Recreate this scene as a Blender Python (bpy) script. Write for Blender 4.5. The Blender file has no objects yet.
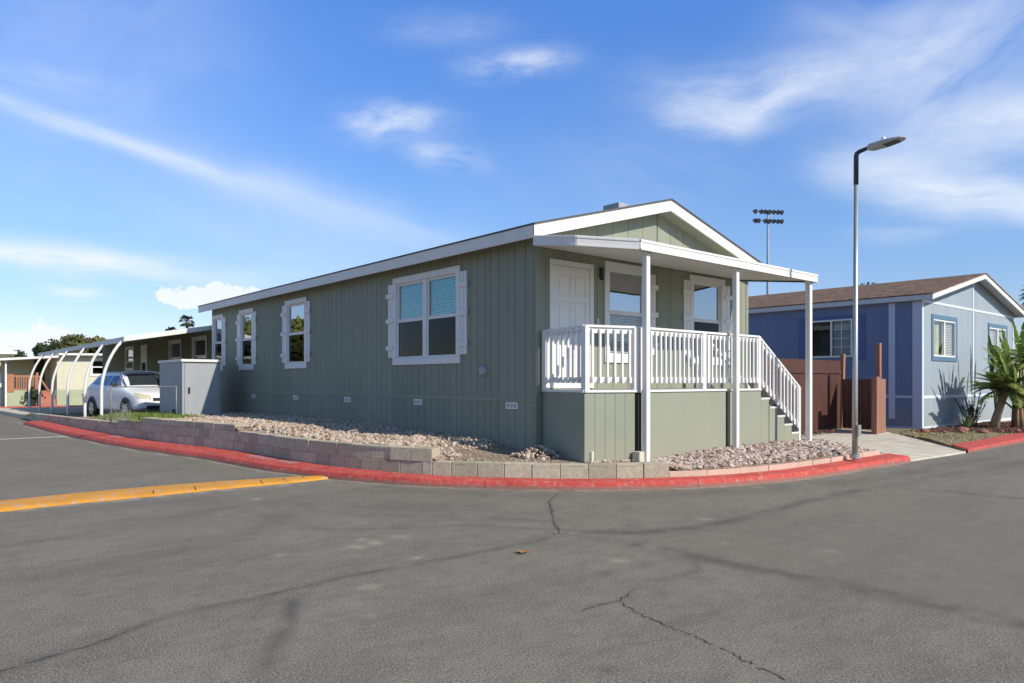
import bpy, bmesh, math, random
import numpy as np
from mathutils import Vector, Matrix, noise
random.seed(7); RNG = np.random.default_rng(7)
R = math.radians
scene = bpy.context.scene
col = scene.collection

# ------------------------------------------------------------------ materials
def newmat(name):
    m = bpy.data.materials.new(name); m.use_nodes = True
    nt = m.node_tree
    return m, nt, nt.nodes['Principled BSDF']
def nn(nt, typ, **kw):
    n = nt.nodes.new(typ)
    for k, v in kw.items():
        if k in n.inputs: n.inputs[k].default_value = v
        else: setattr(n, k, v)
    return n
def ramp(nt, fac, stops):
    r = nt.nodes.new('ShaderNodeValToRGB')
    e = r.color_ramp.elements
    while len(e) < len(stops): e.new(0.5)
    for q, (p, c) in zip(e, stops):
        q.position = p; q.color = (c[0], c[1], c[2], 1) if hasattr(c, '__len__') else (c, c, c, 1)
    nt.links.new(fac, r.inputs[0]); return r.outputs[0]
def mixc(nt, fac, a, b, mode='MIX'):
    n = nt.nodes.new('ShaderNodeMix'); n.data_type = 'RGBA'; n.blend_type = mode
    for s, v in ((0, fac), (6, a), (7, b)):
        if hasattr(v, 'links'): nt.links.new(v, n.inputs[s])
        elif s == 0: n.inputs[0].default_value = v
        else: n.inputs[s].default_value = (v[0], v[1], v[2], 1)
    return n.outputs[2]
def coords(nt, scale=(1, 1, 1)):
    g = nt.nodes.new('ShaderNodeNewGeometry')
    mp = nt.nodes.new('ShaderNodeMapping'); mp.inputs['Scale'].default_value = scale
    nt.links.new(g.outputs['Position'], mp.inputs['Vector'])
    return mp.outputs[0]
def noi(nt, vec, scale, detail=4, rough=.55):
    n = nn(nt, 'ShaderNodeTexNoise', Scale=scale, Detail=detail, Roughness=rough)
    nt.links.new(vec, n.inputs['Vector']); return n.outputs['Fac']
def bump(nt, b, h, strength, dist):
    n = nn(nt, 'ShaderNodeBump', Strength=strength, Distance=dist)
    nt.links.new(h, n.inputs['Height']); nt.links.new(n.outputs[0], b.inputs['Normal'])
def pm(name, c, rough=.6, var=.12, scale=3, stretch=(1, 1, 1), bs=0, bscale=60, metal=0, dirt=0, spec=.4):
    m, nt, b = newmat(name)
    v = coords(nt, stretch)
    f = noi(nt, v, scale, 6)
    lo = [x*(1-var) for x in c]; hi = [min(1, x*(1+var)) for x in c]
    o = ramp(nt, f, [(.3, lo), (.7, hi)])
    if dirt:
        f2 = noi(nt, coords(nt, (1, 1, .35)), 1.7, 8, .7)
        k = ramp(nt, f2, [(.45, 0), (.8, dirt)])
        o = mixc(nt, k, o, [c[0]*.45, c[1]*.42, c[2]*.38])
    nt.links.new(o, b.inputs['Base Color'])
    b.inputs['Roughness'].default_value = rough; b.inputs['Metallic'].default_value = metal
    b.inputs['Specular IOR Level'].default_value = spec
    if bs: bump(nt, b, noi(nt, coords(nt), bscale, 4), bs, .01)
    return m

M = {}
M['sage'] = pm('sage_siding', (.270, .283, .212), .75, .07, 2.2, (1, 1, .25), .25, 90, dirt=.10)
M['sage_smooth'] = pm('sage_panel', (.270, .282, .207), .75, .05, 1.2, (1, 1, 1), .15, 50, dirt=.08)
M['white'] = pm('white_paint', (.74, .725, .68), .5, .03, 4, (1, 1, 1), .08, 60, dirt=.16)
M['trim'] = pm('fascia_paint', (.72, .695, .64), .55, .03, 3, (1, 1, .6), .05, 40, dirt=.15)
M['ceiling'] = pm('porch_ceiling_paint', (.62, .61, .56), .6, .03, 3)
M['roofing'] = pm('dark_shingle', (.09, .085, .08), .9, .3, 18, (1, 1, 1), .6, 40)
M['deck'] = pm('deck_board', (.50, .48, .43), .7, .12, 8, (.3, 3, 1), .2, 30)
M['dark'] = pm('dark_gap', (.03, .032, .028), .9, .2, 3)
M['metal'] = pm('galvanised_metal', (.42, .43, .42), .45, .12, 9, (1, 1, .2), metal=.6)
M['fencemetal'] = pm('dull_fence_metal', (.22, .225, .22), .6, .1, 9, metal=.3)
M['darkmetal'] = pm('dark_metal', (.05, .06, .075), .4, .2, 9, metal=.4)
M['greymetal'] = pm('grey_metal', (.35, .36, .37), .5, .1, 6)
M['concrete'] = pm('concrete', (.58, .525, .42), .9, .16, 3, bs=.4, bscale=30, dirt=.22)
M['brown'] = pm('brown_fence_paint', (.078, .030, .021), .75, .2, 5, (2, 2, .2), .3, 40)
M['browngate'] = pm('brown_gate_paint', (.13, .065, .048), .75, .2, 5, (2, 2, .2), .3, 40)
M['brownlight'] = pm('reddish_brown_wood', (.30, .145, .095), .75, .15, 5, (2, 2, .2), .3, 40)
M['blue'] = pm('blue_siding', (.315, .365, .395), .75, .05, 2, (1, 1, .3), .12, 60, dirt=.05)
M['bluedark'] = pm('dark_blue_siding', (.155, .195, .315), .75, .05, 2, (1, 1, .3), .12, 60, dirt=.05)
M['bluedeep'] = pm('blue_trim_paint', (.10, .18, .27), .6, .06, 3)
M['bluewhite'] = pm('pale_trim', (.62, .67, .72), .6, .04, 3)
M['olive'] = pm('olive_siding', (.17, .18, .10), .8, .08, 3, (1, 1, .3))
M['yellow'] = pm('pale_yellow_siding', (.60, .57, .42), .8, .05, 3)
M['palegreen'] = pm('pale_green_skirting', (.38, .41, .27), .8, .06, 3)
M['cream'] = pm('cream_siding', (.60, .55, .40), .8, .05, 3)
M['stepred'] = pm('red_painted_steps', (.42, .17, .11), .8, .1, 3)
M['redwood'] = pm('redwood_rail', (.38, .17, .09), .8, .12, 5)
M['shed'] = pm('grey_metal_panel', (.315, .335, .345), .55, .05, 2, (1, 1, .4), dirt=.10)
M['steps'] = pm('pale_step', (.62, .62, .56), .7, .06, 4)
M['tyre'] = pm('tyre_rubber', (.02, .02, .02), .85, .2, 20)
M['carpaint'] = pm('white_car_paint', (.74, .75, .76), .22, .01, 2, spec=.6)
M['alloy'] = pm('alloy', (.5, .5, .52), .35, .05, 5, metal=.8)
M['headlamp'] = pm('headlamp_lens', (.50, .48, .33), .12, .15, 30, spec=.9)
M['blackplastic'] = pm('black_plastic', (.025, .027, .03), .5, .1, 9)
M['soil'] = pm('dark_soil', (.045, .038, .032), .95, .35, 7, bs=.8, bscale=40)
M['interior'] = pm('dark_room', (.035, .033, .03), .9, .2, 2)
M['tealblind'] = pm('teal_blind', (.30, .86, .80), .6, .04, 2)
M['whiteblind'] = pm('pale_blind', (.62, .62, .58), .6, .04, 2)
M['bark'] = pm('tree_bark', (.16, .12, .085), .95, .3, 9, (1, 1, .3), .6, 30)
M['palmbark'] = pm('palm_trunk_bark', (.28, .19, .11), .95, .35, 14, (1, 1, 3), .8, 30)
M['mastmetal'] = pm('mast_metal', (.28, .33, .40), .6, .1, 2)
M['leafbrown'] = pm('dry_leaf', (.36, .17, .06), .8, .3, 40)
M['redrock'] = pm('red_rock', (.30, .12, .09), .9, .25, 9, bs=.5, bscale=30)

def splash(m, z0, z1, c, amt):
    nt = m.node_tree; b = nt.nodes['Principled BSDF']; src = b.inputs['Base Color'].links[0].from_socket
    g = nt.nodes.new('ShaderNodeNewGeometry'); sp = nt.nodes.new('ShaderNodeSeparateXYZ'); nt.links.new(g.outputs['Position'], sp.inputs[0])
    ad = nn(nt, 'ShaderNodeMath', operation='MULTIPLY_ADD'); nt.links.new(noi(nt, coords(nt), 2.6, 8, .7), ad.inputs[0]); ad.inputs[1].default_value = -.7; nt.links.new(sp.outputs['Z'], ad.inputs[2])
    nt.links.new(mixc(nt, ramp(nt, mapr(nt, ad.outputs[0], z0-.35, z1-.35), [(0, amt), (1, 0)]), src, c), b.inputs['Base Color'])
def mapr(nt, v, a, b_):
    n = nt.nodes.new('ShaderNodeMapRange'); nt.links.new(v, n.inputs[0]); n.inputs[1].default_value = a; n.inputs[2].default_value = b_; return n.outputs[0]
def panels(m, w, amt):
    nt = m.node_tree; b = nt.nodes['Principled BSDF']; src = b.inputs['Base Color'].links[0].from_socket
    g = nt.nodes.new('ShaderNodeNewGeometry'); a_ = nt.nodes.new('ShaderNodeVectorMath'); a_.operation = 'MULTIPLY_ADD'
    nt.links.new(g.outputs['Position'], a_.inputs[0]); a_.inputs[1].default_value = (1/w, 1/w, 0); a_.inputs[2].default_value = (.37, .41, 0)
    f_ = nt.nodes.new('ShaderNodeVectorMath'); f_.operation = 'FLOOR'; nt.links.new(a_.outputs[0], f_.inputs[0])
    wn_ = nt.nodes.new('ShaderNodeTexWhiteNoise'); nt.links.new(f_.outputs[0], wn_.inputs['Vector'])
    k = ramp(nt, wn_.outputs['Value'], [(0, 1-amt), (1, 1)])
    nt.links.new(mixc(nt, 1.0, src, k, 'MULTIPLY'), b.inputs['Base Color'])
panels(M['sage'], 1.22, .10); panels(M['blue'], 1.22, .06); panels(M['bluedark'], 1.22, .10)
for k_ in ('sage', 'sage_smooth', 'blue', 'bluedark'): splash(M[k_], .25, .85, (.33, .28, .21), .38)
def mtmul(nt, a, k):
    n = nt.nodes.new('ShaderNodeMath'); n.operation = 'MULTIPLY'; nt.links.new(a, n.inputs[0]); n.inputs[1].default_value = k; return n.outputs[0]
def mk_asphalt():
    m, nt, b = newmat('asphalt')
    v = coords(nt)
    big = noi(nt, v, .45, 6, .6)
    swirl = noi(nt, coords(nt, (1.1, .35, 1)), 1.6, 7, .65)
    fine = noi(nt, v, 75, 3, .7)
    vor = nn(nt, 'ShaderNodeTexVoronoi', Scale=85.0); nt.links.new(v, vor.inputs['Vector'])
    o = ramp(nt, big, [(.36, (.178, .166, .140)), (.62, (.224, .209, .176))])
    o = mixc(nt, ramp(nt, swirl, [(.45, 0), (.62, .7)]), o, (.262, .247, .215))
    sw2 = noi(nt, coords(nt, (.4, 1.3, 1)), 1.1, 7, .65)
    o = mixc(nt, ramp(nt, sw2, [(.47, 0), (.62, .85)]), o, (.122, .117, .105))
    o = mixc(nt, ramp(nt, fine, [(.51, 0), (.62, .85)]), o, (.44, .415, .36))
    o = mixc(nt, ramp(nt, fine, [(.39, .9), (.49, 0)]), o, (.070, .066, .060))
    grit = noi(nt, v, 190, 2, .6)
    o = mixc(nt, ramp(nt, grit, [(.42, .6), (.5, 0)]), o, (.085, .08, .072)); o = mixc(nt, ramp(nt, grit, [(.5, 0), (.58, .5)]), o, (.40, .375, .325))
    mid = noi(nt, coords(nt, (.8, 1.2, 1)), 5.5, 8, .75)
    o = mixc(nt, ramp(nt, mid, [(.50, 0), (.64, .42)]), o, (.132, .124, .108)); o = mixc(nt, ramp(nt, mid, [(.36, .35), (.48, 0)]), o, (.285, .266, .226))
    spk = noi(nt, v, 28, 2, .5)
    o = mixc(nt, ramp(nt, spk, [(.70, 0), (.76, .5)]), o, (.40, .385, .35))
    at = nn(nt, 'ShaderNodeAttribute', attribute_name='wear')
    sep = nt.nodes.new('ShaderNodeSeparateColor'); nt.links.new(at.outputs['Color'], sep.inputs[0])
    o = mixc(nt, sep.outputs[0], o, (.095, .092, .088))
    o = mixc(nt, sep.outputs[1], o, (.50, .46, .38))
    o = mixc(nt, mtmul(nt, sep.outputs[2], .5), o, (.200, .170, .145))
    o = mixc(nt, 1.0, o, (.87, .845, .775), 'MULTIPLY')
    nt.links.new(o, b.inputs['Base Color'])
    b.inputs['Roughness'].default_value = .88; b.inputs['Specular IOR Level'].default_value = .3
    bump(nt, b, grit, .35, .004)
    return m
M['asphalt'] = mk_asphalt()
M['crack'] = pm('dark_crack', (.065, .062, .056), .95, .5, 30)  # dark tone of the road cracks and kerb joints
M['ground'] = pm('dry_ground', (.16, .14, .09), .95, .3, .3)
M['paleline'] = pm('worn_white_line', (.45, .45, .42), .8, .3, 8)

def mk_worn(name, c, under, wear=.62, sc=9):
    m, nt, b = newmat(name)
    v = coords(nt)
    f = noi(nt, v, sc, 8, .7); f2 = noi(nt, v, 2.2, 4)
    o = ramp(nt, f2, [(.3, [x*.86 for x in c]), (.7, [min(1, x*1.1) for x in c])])
    o = mixc(nt, ramp(nt, f, [(wear, 0), (wear+.05, .8)]), o, under)
    o = mixc(nt, ramp(nt, noi(nt, v, 5, 6, .7), [(.55, 0), (.8, .35)]), o, [x*.4 for x in c])
    nt.links.new(o, b.inputs['Base Color']); b.inputs['Roughness'].default_value = .8
    bump(nt, b, f, .4, .01)
    return m
def mk_kerb(name, c):
    m, nt, b = newmat(name)
    v = coords(nt)
    f = noi(nt, v, 11, 9, .75); f2 = noi(nt, v, 1.3, 6, .6); f3 = noi(nt, v, 38, 4, .7)
    o = ramp(nt, f2, [(.3, [x*.80 for x in c]), (.7, [min(1, x*1.05) for x in c])])
    o = mixc(nt, ramp(nt, f, [(.50, 0), (.62, .6)]), o, [c[0]*.95, c[1]*2.4, c[2]*2.6])
    o = mixc(nt, ramp(nt, f, [(.605, 0), (.62, .85)]), o, (.44, .36, .29))
    o = mixc(nt, ramp(nt, f, [(.34, .75), (.45, 0)]), o, [c[0]*.45, c[1]*.6, c[2]*.6])
    o = mixc(nt, ramp(nt, f3, [(.38, .5), (.47, 0)]), o, [c[0]*.55, c[1]*.7, c[2]*.7])
    sp = nt.nodes.new('ShaderNodeSeparateXYZ'); g = nt.nodes.new('ShaderNodeNewGeometry'); nt.links.new(g.outputs['Position'], sp.inputs[0])
    ad = nn(nt, 'ShaderNodeMath', operation='MULTIPLY_ADD'); nt.links.new(f, ad.inputs[0]); ad.inputs[1].default_value = -.06; nt.links.new(sp.outputs['Z'], ad.inputs[2])
    o = mixc(nt, ramp(nt, ad.outputs[0], [(0, .75), (.03, 0)]), o, (.20, .15, .12))
    nt.links.new(o, b.inputs['Base Color']); b.inputs['Roughness'].default_value = .85; b.inputs['Specular IOR Level'].default_value = .2
    bump(nt, b, f, .7, .015)
    return m
M['redcurb'] = mk_kerb('worn_red_paint', (.56, .088, .068))
M['yellowcurb'] = mk_worn('worn_yellow_paint', (.66, .29, .028), (.42, .37, .29), .545, 9)
M['edge_concrete'] = mk_worn('edge_concrete', (.36, .32, .24), (.2, .19, .16), .55, 6)

def mk_block():
    m, nt, b = newmat('retaining_block')
    v = coords(nt)
    oi = nn(nt, 'ShaderNodeAttribute', attribute_name='tint')
    o = ramp(nt, oi.outputs['Fac'], [(0, (.37, .335, .235)), (.35, (.52, .465, .335)), (.7, (.60, .53, .385)), (1, (.45, .41, .30))])
    f = noi(nt, v, 14, 8, .7)
    o = mixc(nt, ramp(nt, f, [(.35, .5), (.58, 0)]), o, (.27, .215, .17))
    f3 = noi(nt, coords(nt, (1, 1, .3)), 3, 6, .7)
    o = mixc(nt, ramp(nt, f3, [(.55, 0), (.75, .5)]), o, (.55, .50, .42))
    nt.links.new(o, b.inputs['Base Color']); b.inputs['Roughness'].default_value = .95
    bump(nt, b, noi(nt, v, 45, 6, .7), .8, .02)
    return m
M['block'] = mk_block()
def mk_rock(name, stops):
    m, nt, b = newmat(name)
    a = nn(nt, 'ShaderNodeAttribute', attribute_name='tint')
    o = ramp(nt, a.outputs['Fac'], stops)
    f = noi(nt, coords(nt), 60, 4)
    o = mixc(nt, ramp(nt, f, [(.35, .4), (.6, 0)]), o, (.12, .09, .07))
    nt.links.new(o, b.inputs['Base Color']); b.inputs['Roughness'].default_value = .9
    return m
M['gravel_tan'] = mk_rock('tan_gravel', [(0, (.26, .18, .12)), (.3, (.46, .34, .24)), (.65, (.56, .43, .32)), (.9, (.66, .56, .45)), (1, (.36, .33, .30))])
M['gravel_pink'] = mk_rock('pink_gravel', [(0, (.16, .10, .08)), (.25, (.36, .25, .20)), (.5, (.52, .40, .32)), (.8, (.64, .53, .45)), (1, (.40, .38, .36))])
M['mulch'] = mk_rock('red_mulch', [(0, (.05, .018, .013)), (.5, (.13, .04, .028)), (1, (.22, .085, .06))])
def mk_bedbase(name, c1, c2):
    m, nt, b = newmat(name)
    v = coords(nt)
    vor = nn(nt, 'ShaderNodeTexVoronoi', Scale=22.0); nt.links.new(v, vor.inputs['Vector'])
    sp = nt.nodes.new('ShaderNodeSeparateColor'); nt.links.new(vor.outputs['Color'], sp.inputs[0])
    o = ramp(nt, sp.outputs[0], [(0, c1), (1, c2)])
    nt.links.new(o, b.inputs['Base Color']); b.inputs['Roughness'].default_value = .95
    bump(nt, b, vor.outputs['Distance'], .9, .03)
    return m
M['bedbase'] = mk_bedbase('gravel_base', (.18, .13, .09), (.40, .31, .22))
M['dirt'] = mk_bedbase('dry_dirt', (.17, .125, .07), (.30, .23, .13))

def mk_shingle():
    m, nt, b = newmat('brown_shingle')
    tc = nt.nodes.new('ShaderNodeNewGeometry')
    sep = nt.nodes.new('ShaderNodeSeparateXYZ'); nt.links.new(tc.outputs['Position'], sep.inputs[0])
    cb = nt.nodes.new('ShaderNodeCombineXYZ'); nt.links.new(sep.outputs['Y'], cb.inputs['X']); nt.links.new(sep.outputs['X'], cb.inputs['Y'])
    br = nn(nt, 'ShaderNodeTexBrick', Scale=1.0)
    br.inputs['Brick Width'].default_value = .33; br.inputs['Row Height'].default_value = .14
    br.inputs['Mortar Size'].default_value = .012
    br.inputs['Color1'].default_value = (.155, .085, .048, 1); br.inputs['Color2'].default_value = (.27, .155, .09, 1)
    br.inputs['Mortar'].default_value = (.05, .035, .03, 1)
    nt.links.new(cb.outputs[0], br.inputs['Vector'])
    f = noi(nt, coords(nt), 2.5, 8, .7)
    o = mixc(nt, ramp(nt, f, [(.4, 0), (.6, .55)]), br.outputs['Color'], (.11, .065, .042))
    f9 = noi(nt, coords(nt, (1, 1, 1)), 5.5, 5, .8)
    o = mixc(nt, ramp(nt, f9, [(.42, .7), (.5, 0)]), o, (.075, .045, .03)); o = mixc(nt, ramp(nt, f9, [(.53, 0), (.62, .5)]), o, (.34, .22, .14))
    nt.links.new(o, b.inputs['Base Color']); b.inputs['Roughness'].default_value = .95
    bump(nt, b, br.outputs['Fac'], -.6, .02)
    return m
M['shingle'] = mk_shingle()

def mk_glass(name, tint, ior=.1):
    m = bpy.data.materials.new(name); m.use_nodes = True
    nt = m.node_tree; nt.nodes.clear()
    out = nt.nodes.new('ShaderNodeOutputMaterial')
    t = nn(nt, 'ShaderNodeBsdfTransparent'); t.inputs[0].default_value = (*tint, 1)
    g = nn(nt, 'ShaderNodeBsdfGlossy'); g.inputs[0].default_value = (.9, .95, 1, 1); g.inputs['Roughness'].default_value = .01
    lw = nn(nt, 'ShaderNodeLayerWeight', Blend=.5)
    pw = nn(nt, 'ShaderNodeMath', operation='POWER'); nt.links.new(lw.outputs['Facing'], pw.inputs[0]); pw.inputs[1].default_value = 4.5
    fr = nn(nt, 'ShaderNodeMath', operation='MULTIPLY_ADD'); nt.links.new(pw.outputs[0], fr.inputs[0]); fr.inputs[1].default_value = 1-ior; fr.inputs[2].default_value = ior
    mx = nt.nodes.new('ShaderNodeMixShader')
    # slight waviness of the panes
    bp = nn(nt, 'ShaderNodeBump', Strength=.06, Distance=.02)
    nt.links.new(noi(nt, coords(nt), 2.2, 1), bp.inputs['Height']); nt.links.new(bp.outputs[0], g.inputs['Normal'])
    nt.links.new(fr.outputs[0], mx.inputs[0]); nt.links.new(t.outputs[0], mx.inputs[1]); nt.links.new(g.outputs[0], mx.inputs[2])
    nt.links.new(mx.outputs[0], out.inputs[0])
    return m
M['glass'] = mk_glass('window_glass', (.85, .90, .90), .10)
M['glass_screen'] = mk_glass('screened_glass', (.30, .32, .32), .012)
M['carglass'] = mk_glass('car_glass', (.12, .14, .15), .1)
M['glass_bright'] = mk_glass('reflective_glass', (.6, .65, .66), .40)
M['lampglass'] = pm('lamp_lens', (.6, .58, .5), .3, .1, 20)

def mk_leaf(name, stops, trans=.25):
    m, nt, b = newmat(name)
    a = nn(nt, 'ShaderNodeAttribute', attribute_name='tint')
    o = ramp(nt, a.outputs['Fac'], stops)
    nt.links.new(o, b.inputs['Base Color']); b.inputs['Roughness'].default_value = .6
    b.inputs['Specular IOR Level'].default_value = .25
    tr = nt.nodes.new('ShaderNodeBsdfTranslucent'); nt.links.new(o, tr.inputs[0])
    mx = nt.nodes.new('ShaderNodeMixShader'); mx.inputs[0].default_value = trans
    out = nt.nodes['Material Output']
    nt.links.new(b.outputs[0], mx.inputs[1]); nt.links.new(tr.outputs[0], mx.inputs[2]); nt.links.new(mx.outputs[0], out.inputs[0])
    return m
M['leaf_olive'] = mk_leaf('olive_green_leaf', [(0, (.05, .055, .015)), (.6, (.11, .12, .035)), (1, (.19, .18, .06))])
M['leaf_sun'] = mk_leaf('sunlit_olive_leaf', [(0, (.10, .12, .03)), (.6, (.22, .24, .06)), (1, (.36, .34, .10))], .4)
M['leaf_dark'] = mk_leaf('dark_green_leaf', [(0, (.02, .035, .015)), (.6, (.05, .075, .03)), (1, (.10, .12, .05))])
M['leaf_bright'] = mk_leaf('banana_leaf', [(0, (.06, .12, .02)), (.6, (.19, .28, .05)), (1, (.36, .42, .11))], .35)
M['leaf_grey'] = mk_leaf('grey_green_leaf', [(0, (.05, .07, .04)), (.6, (.14, .17, .09)), (1, (.30, .33, .18))])
M['leaf_palm'] = mk_leaf('palm_frond', [(0, (.05, .08, .02)), (.45, (.19, .25, .06)), (.85, (.36, .40, .12)), (1, (.42, .35, .16))], .3)
M['leaf_grass'] = mk_leaf('lawn_blade', [(0, (.07, .12, .02)), (.6, (.18, .27, .05)), (1, (.36, .37, .11))])

# ------------------------------------------------------------------ object helpers
def tagp(o, label=None, cat=None, group=None, kind=None):
    if label: o['label'] = label
    if cat: o['category'] = cat
    if group: o['group'] = group
    if kind: o['kind'] = kind
    return o
def thing(name, loc, label, cat, group=None):
    o = bpy.data.objects.new(name, None); col.objects.link(o); o.location = loc
    o.empty_display_size = .2
    return tagp(o, label, cat, group)
def wloc(o):
    v = Vector((0, 0, 0))
    while o: v += o.location; o = o.parent
    return v
def ident(a, d, z): return (a, d, z)
class MB:
    """collects geometry in world coordinates, then builds ONE mesh object"""
    def __init__(s): s.v = []; s.f = []; s.mi = []; s.t = []
    def quad(s, pts, mi=0, tint=.5):
        n = len(s.v); s.v += [tuple(p) for p in pts]; s.t += [tint]*len(pts)
        s.f.append(tuple(range(n, n+len(pts)))); s.mi.append(mi)
    def hexa(s, p, mi=0, tint=.5):
        n = len(s.v); s.v += [tuple(q) for q in p]; s.t += [tint]*8
        for f in ((0, 3, 2, 1), (4, 5, 6, 7), (0, 1, 5, 4), (1, 2, 6, 5), (2, 3, 7, 6), (3, 0, 4, 7)):
            s.f.append(tuple(n+i for i in f)); s.mi.append(mi)
    def box(s, a0, a1, d0, d1, z0, z1, T=ident, mi=0, tint=.5):
        s.hexa([T(a0, d0, z0), T(a1, d0, z0), T(a1, d1, z0), T(a0, d1, z0), T(a0, d0, z1), T(a1, d0, z1), T(a1, d1, z1), T(a0, d1, z1)], mi, tint)
        return s
    def bar(s, p, q, w, h, up=(0, 0, 1), mi=0, tint=.5):
        p, q = Vector(p), Vector(q); d = (q-p).normalized(); up = Vector(up)
        sd = d.cross(up)
        if sd.length < 1e-4: sd = d.cross(Vector((0, 1, 0)))
        sd.normalize(); u2 = sd.cross(d).normalized()
        a, b = sd*w/2, u2*h/2
        s.hexa([p-a-b, p+a-b, p+a+b, p-a+b, q-a-b, q+a-b, q+a+b, q-a+b], mi, tint); return s
    def prism(s, poly, z0, z1, mi=0, tint=.5):
        """poly: list of (x,y); z0/z1 numbers or functions of (x,y)"""
        n = len(s.v); k = len(poly)
        f0 = z0 if callable(z0) else (lambda x, y: z0); f1 = z1 if callable(z1) else (lambda x, y: z1)
        s.v += [(x, y, f0(x, y)) for x, y in poly]+[(x, y, f1(x, y)) for x, y in poly]; s.t += [tint]*(2*k)
        s.f.append(tuple(range(n+k-1, n-1, -1))); s.f.append(tuple(range(n+k, n+2*k))); s.mi += [mi, mi]
        for i in range(k):
            j = (i+1) % k; s.f.append((n+i, n+j, n+k+j, n+k+i)); s.mi.append(mi)
        return s
    def tube(s, pts, rad, seg=10, mi=0, tint=.5, cap=True):
        pts = [Vector(p) for p in pts]; k = len(pts)
        rads = rad if hasattr(rad, '__len__') else [rad]*k
        n = len(s.v); ref = Vector((.31, .2, 0)).normalized()
        for i, p in enumerate(pts):
            d = (pts[min(i+1, k-1)]-pts[max(i-1, 0)]).normalized()
            a = d.cross(ref)
            if a.length < .1: a = d.cross(Vector((0, 0, 1)))
            a.normalize(); b = d.cross(a)
            for j in range(seg):
                t = 2*math.pi*j/seg
                s.v.append(tuple(p+(a*math.cos(t)+b*math.sin(t))*rads[i])); s.t.append(tint)
        for i in range(k-1):
            for j in range(seg):
                j2 = (j+1) % seg
                s.f.append((n+i*seg+j, n+i*seg+j2, n+(i+1)*seg+j2, n+(i+1)*seg+j)); s.mi.append(mi)
        if cap:
            s.f.append(tuple(n+j for j in range(seg))[::-1]); s.f.append(tuple(n+(k-1)*seg+j for j in range(seg))); s.mi += [mi, mi]
        return s
    def build(s, name, mat, parent=None, label=None, bevel=0, smooth=False, origin=None, tint=False, recalc=True):
        me = bpy.data.meshes.new(name)
        if origin is None:
            if parent is not None: base = wloc(parent)
            else: base = Vector((0, 0, 0))
            loc = Vector((0, 0, 0))
        else:
            base = Vector(origin); loc = base-(wloc(parent) if parent else Vector((0, 0, 0)))
        me.from_pydata([(x-base.x, y-base.y, z-base.z) for x, y, z in s.v], [], s.f)
        mats = mat if isinstance(mat, (list, tuple)) else [mat]
        for m in mats: me.materials.append(m)
        if len(mats) > 1: me.polygons.foreach_set('material_index', s.mi)
        if tint:
            a = me.attributes.new('tint', 'FLOAT', 'POINT'); a.data.foreach_set('value', s.t)
        if recalc:
            bm = bmesh.new(); bm.from_mesh(me); bmesh.ops.recalc_face_normals(bm, faces=bm.faces); bm.to_mesh(me); bm.free()
        if smooth: me.polygons.foreach_set('use_smooth', [True]*len(me.polygons))
        o = bpy.data.objects.new(name, me); col.objects.link(o)
        o.location = loc
        if parent is not None: o.parent = parent
        if bevel:
            b = o.modifiers.new('b', 'BEVEL'); b.width = bevel; b.segments = 2; b.limit_method = 'ANGLE'
        if label: o['label'] = label
        return o
def Tside(u0, out=-1):        # wall running along v at x=u0; a = v, d = distance outwards
    return lambda a, d, z: (u0+out*d, a, z)
def Tfront(v0):               # wall running along u at y=v0 facing -v
    return lambda a, d, z: (a, v0-d, z)

def grooved_wall(mb, T, a0, a1, z0, ztop, holes=(), pitch=.203, gw=.011, gd=.009, extra=()):
    br = {a0, a1, *extra}
    g = []
    x = math.floor(a0/pitch)*pitch+pitch*.5
    while x < a1-.03:
        xj = x+(random.choice((-.28, -.1, 0, 0, .12))*pitch if pitch < .3 else 0)
        if a0+.03 < xj < a1-.03 and (not g or xj-g[-1] > .04): g.append(xj); br |= {xj-gw/2, xj+gw/2}
        x += pitch
    for h in holes: br |= {h[0], h[1]}
    br = sorted(br)
    zt = ztop if callable(ztop) else (lambda a: ztop)
    prev = None
    for x0, x1 in zip(br[:-1], br[1:]):
        if x1-x0 < 1e-6: continue
        xm = (x0+x1)/2
        dd = -gd if any(abs(xm-q) < gw/2 for q in g) else 0
        hs = sorted([(h[2], h[3]) for h in holes if h[0] < xm < h[1]])
        segs = []; z = z0
        for (ha, hb) in hs: segs.append((z, ha)); z = hb
        segs.append((z, None))
        for (za, zb) in segs:
            t0, t1 = (zt(x0), zt(x1)) if zb is None else (zb, zb)
            mb.quad([T(x0, dd, za), T(x1, dd, za), T(x1, dd, t1), T(x0, dd, t0)])
            if prev is not None and prev != dd:
                mb.quad([T(x0, prev, za), T(x0, dd, za), T(x0, dd, t0), T(x0, prev, t0)])
        prev = dd

# ------------------------------------------------------------------ camera
cd = bpy.data.cameras.new('camera'); cam = bpy.data.objects.new('camera', cd); col.objects.link(cam)
cam.location = (-7.7124, -8.4038, 1.5); cam.rotation_euler = (R(90), 0, R(-40.634))
cd.sensor_width = 36; cd.lens = 719/1024*36; cd.shift_y = 39.8/1024
cd.clip_end = 6000; cd.clip_start = .05
scene.camera = cam

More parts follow.
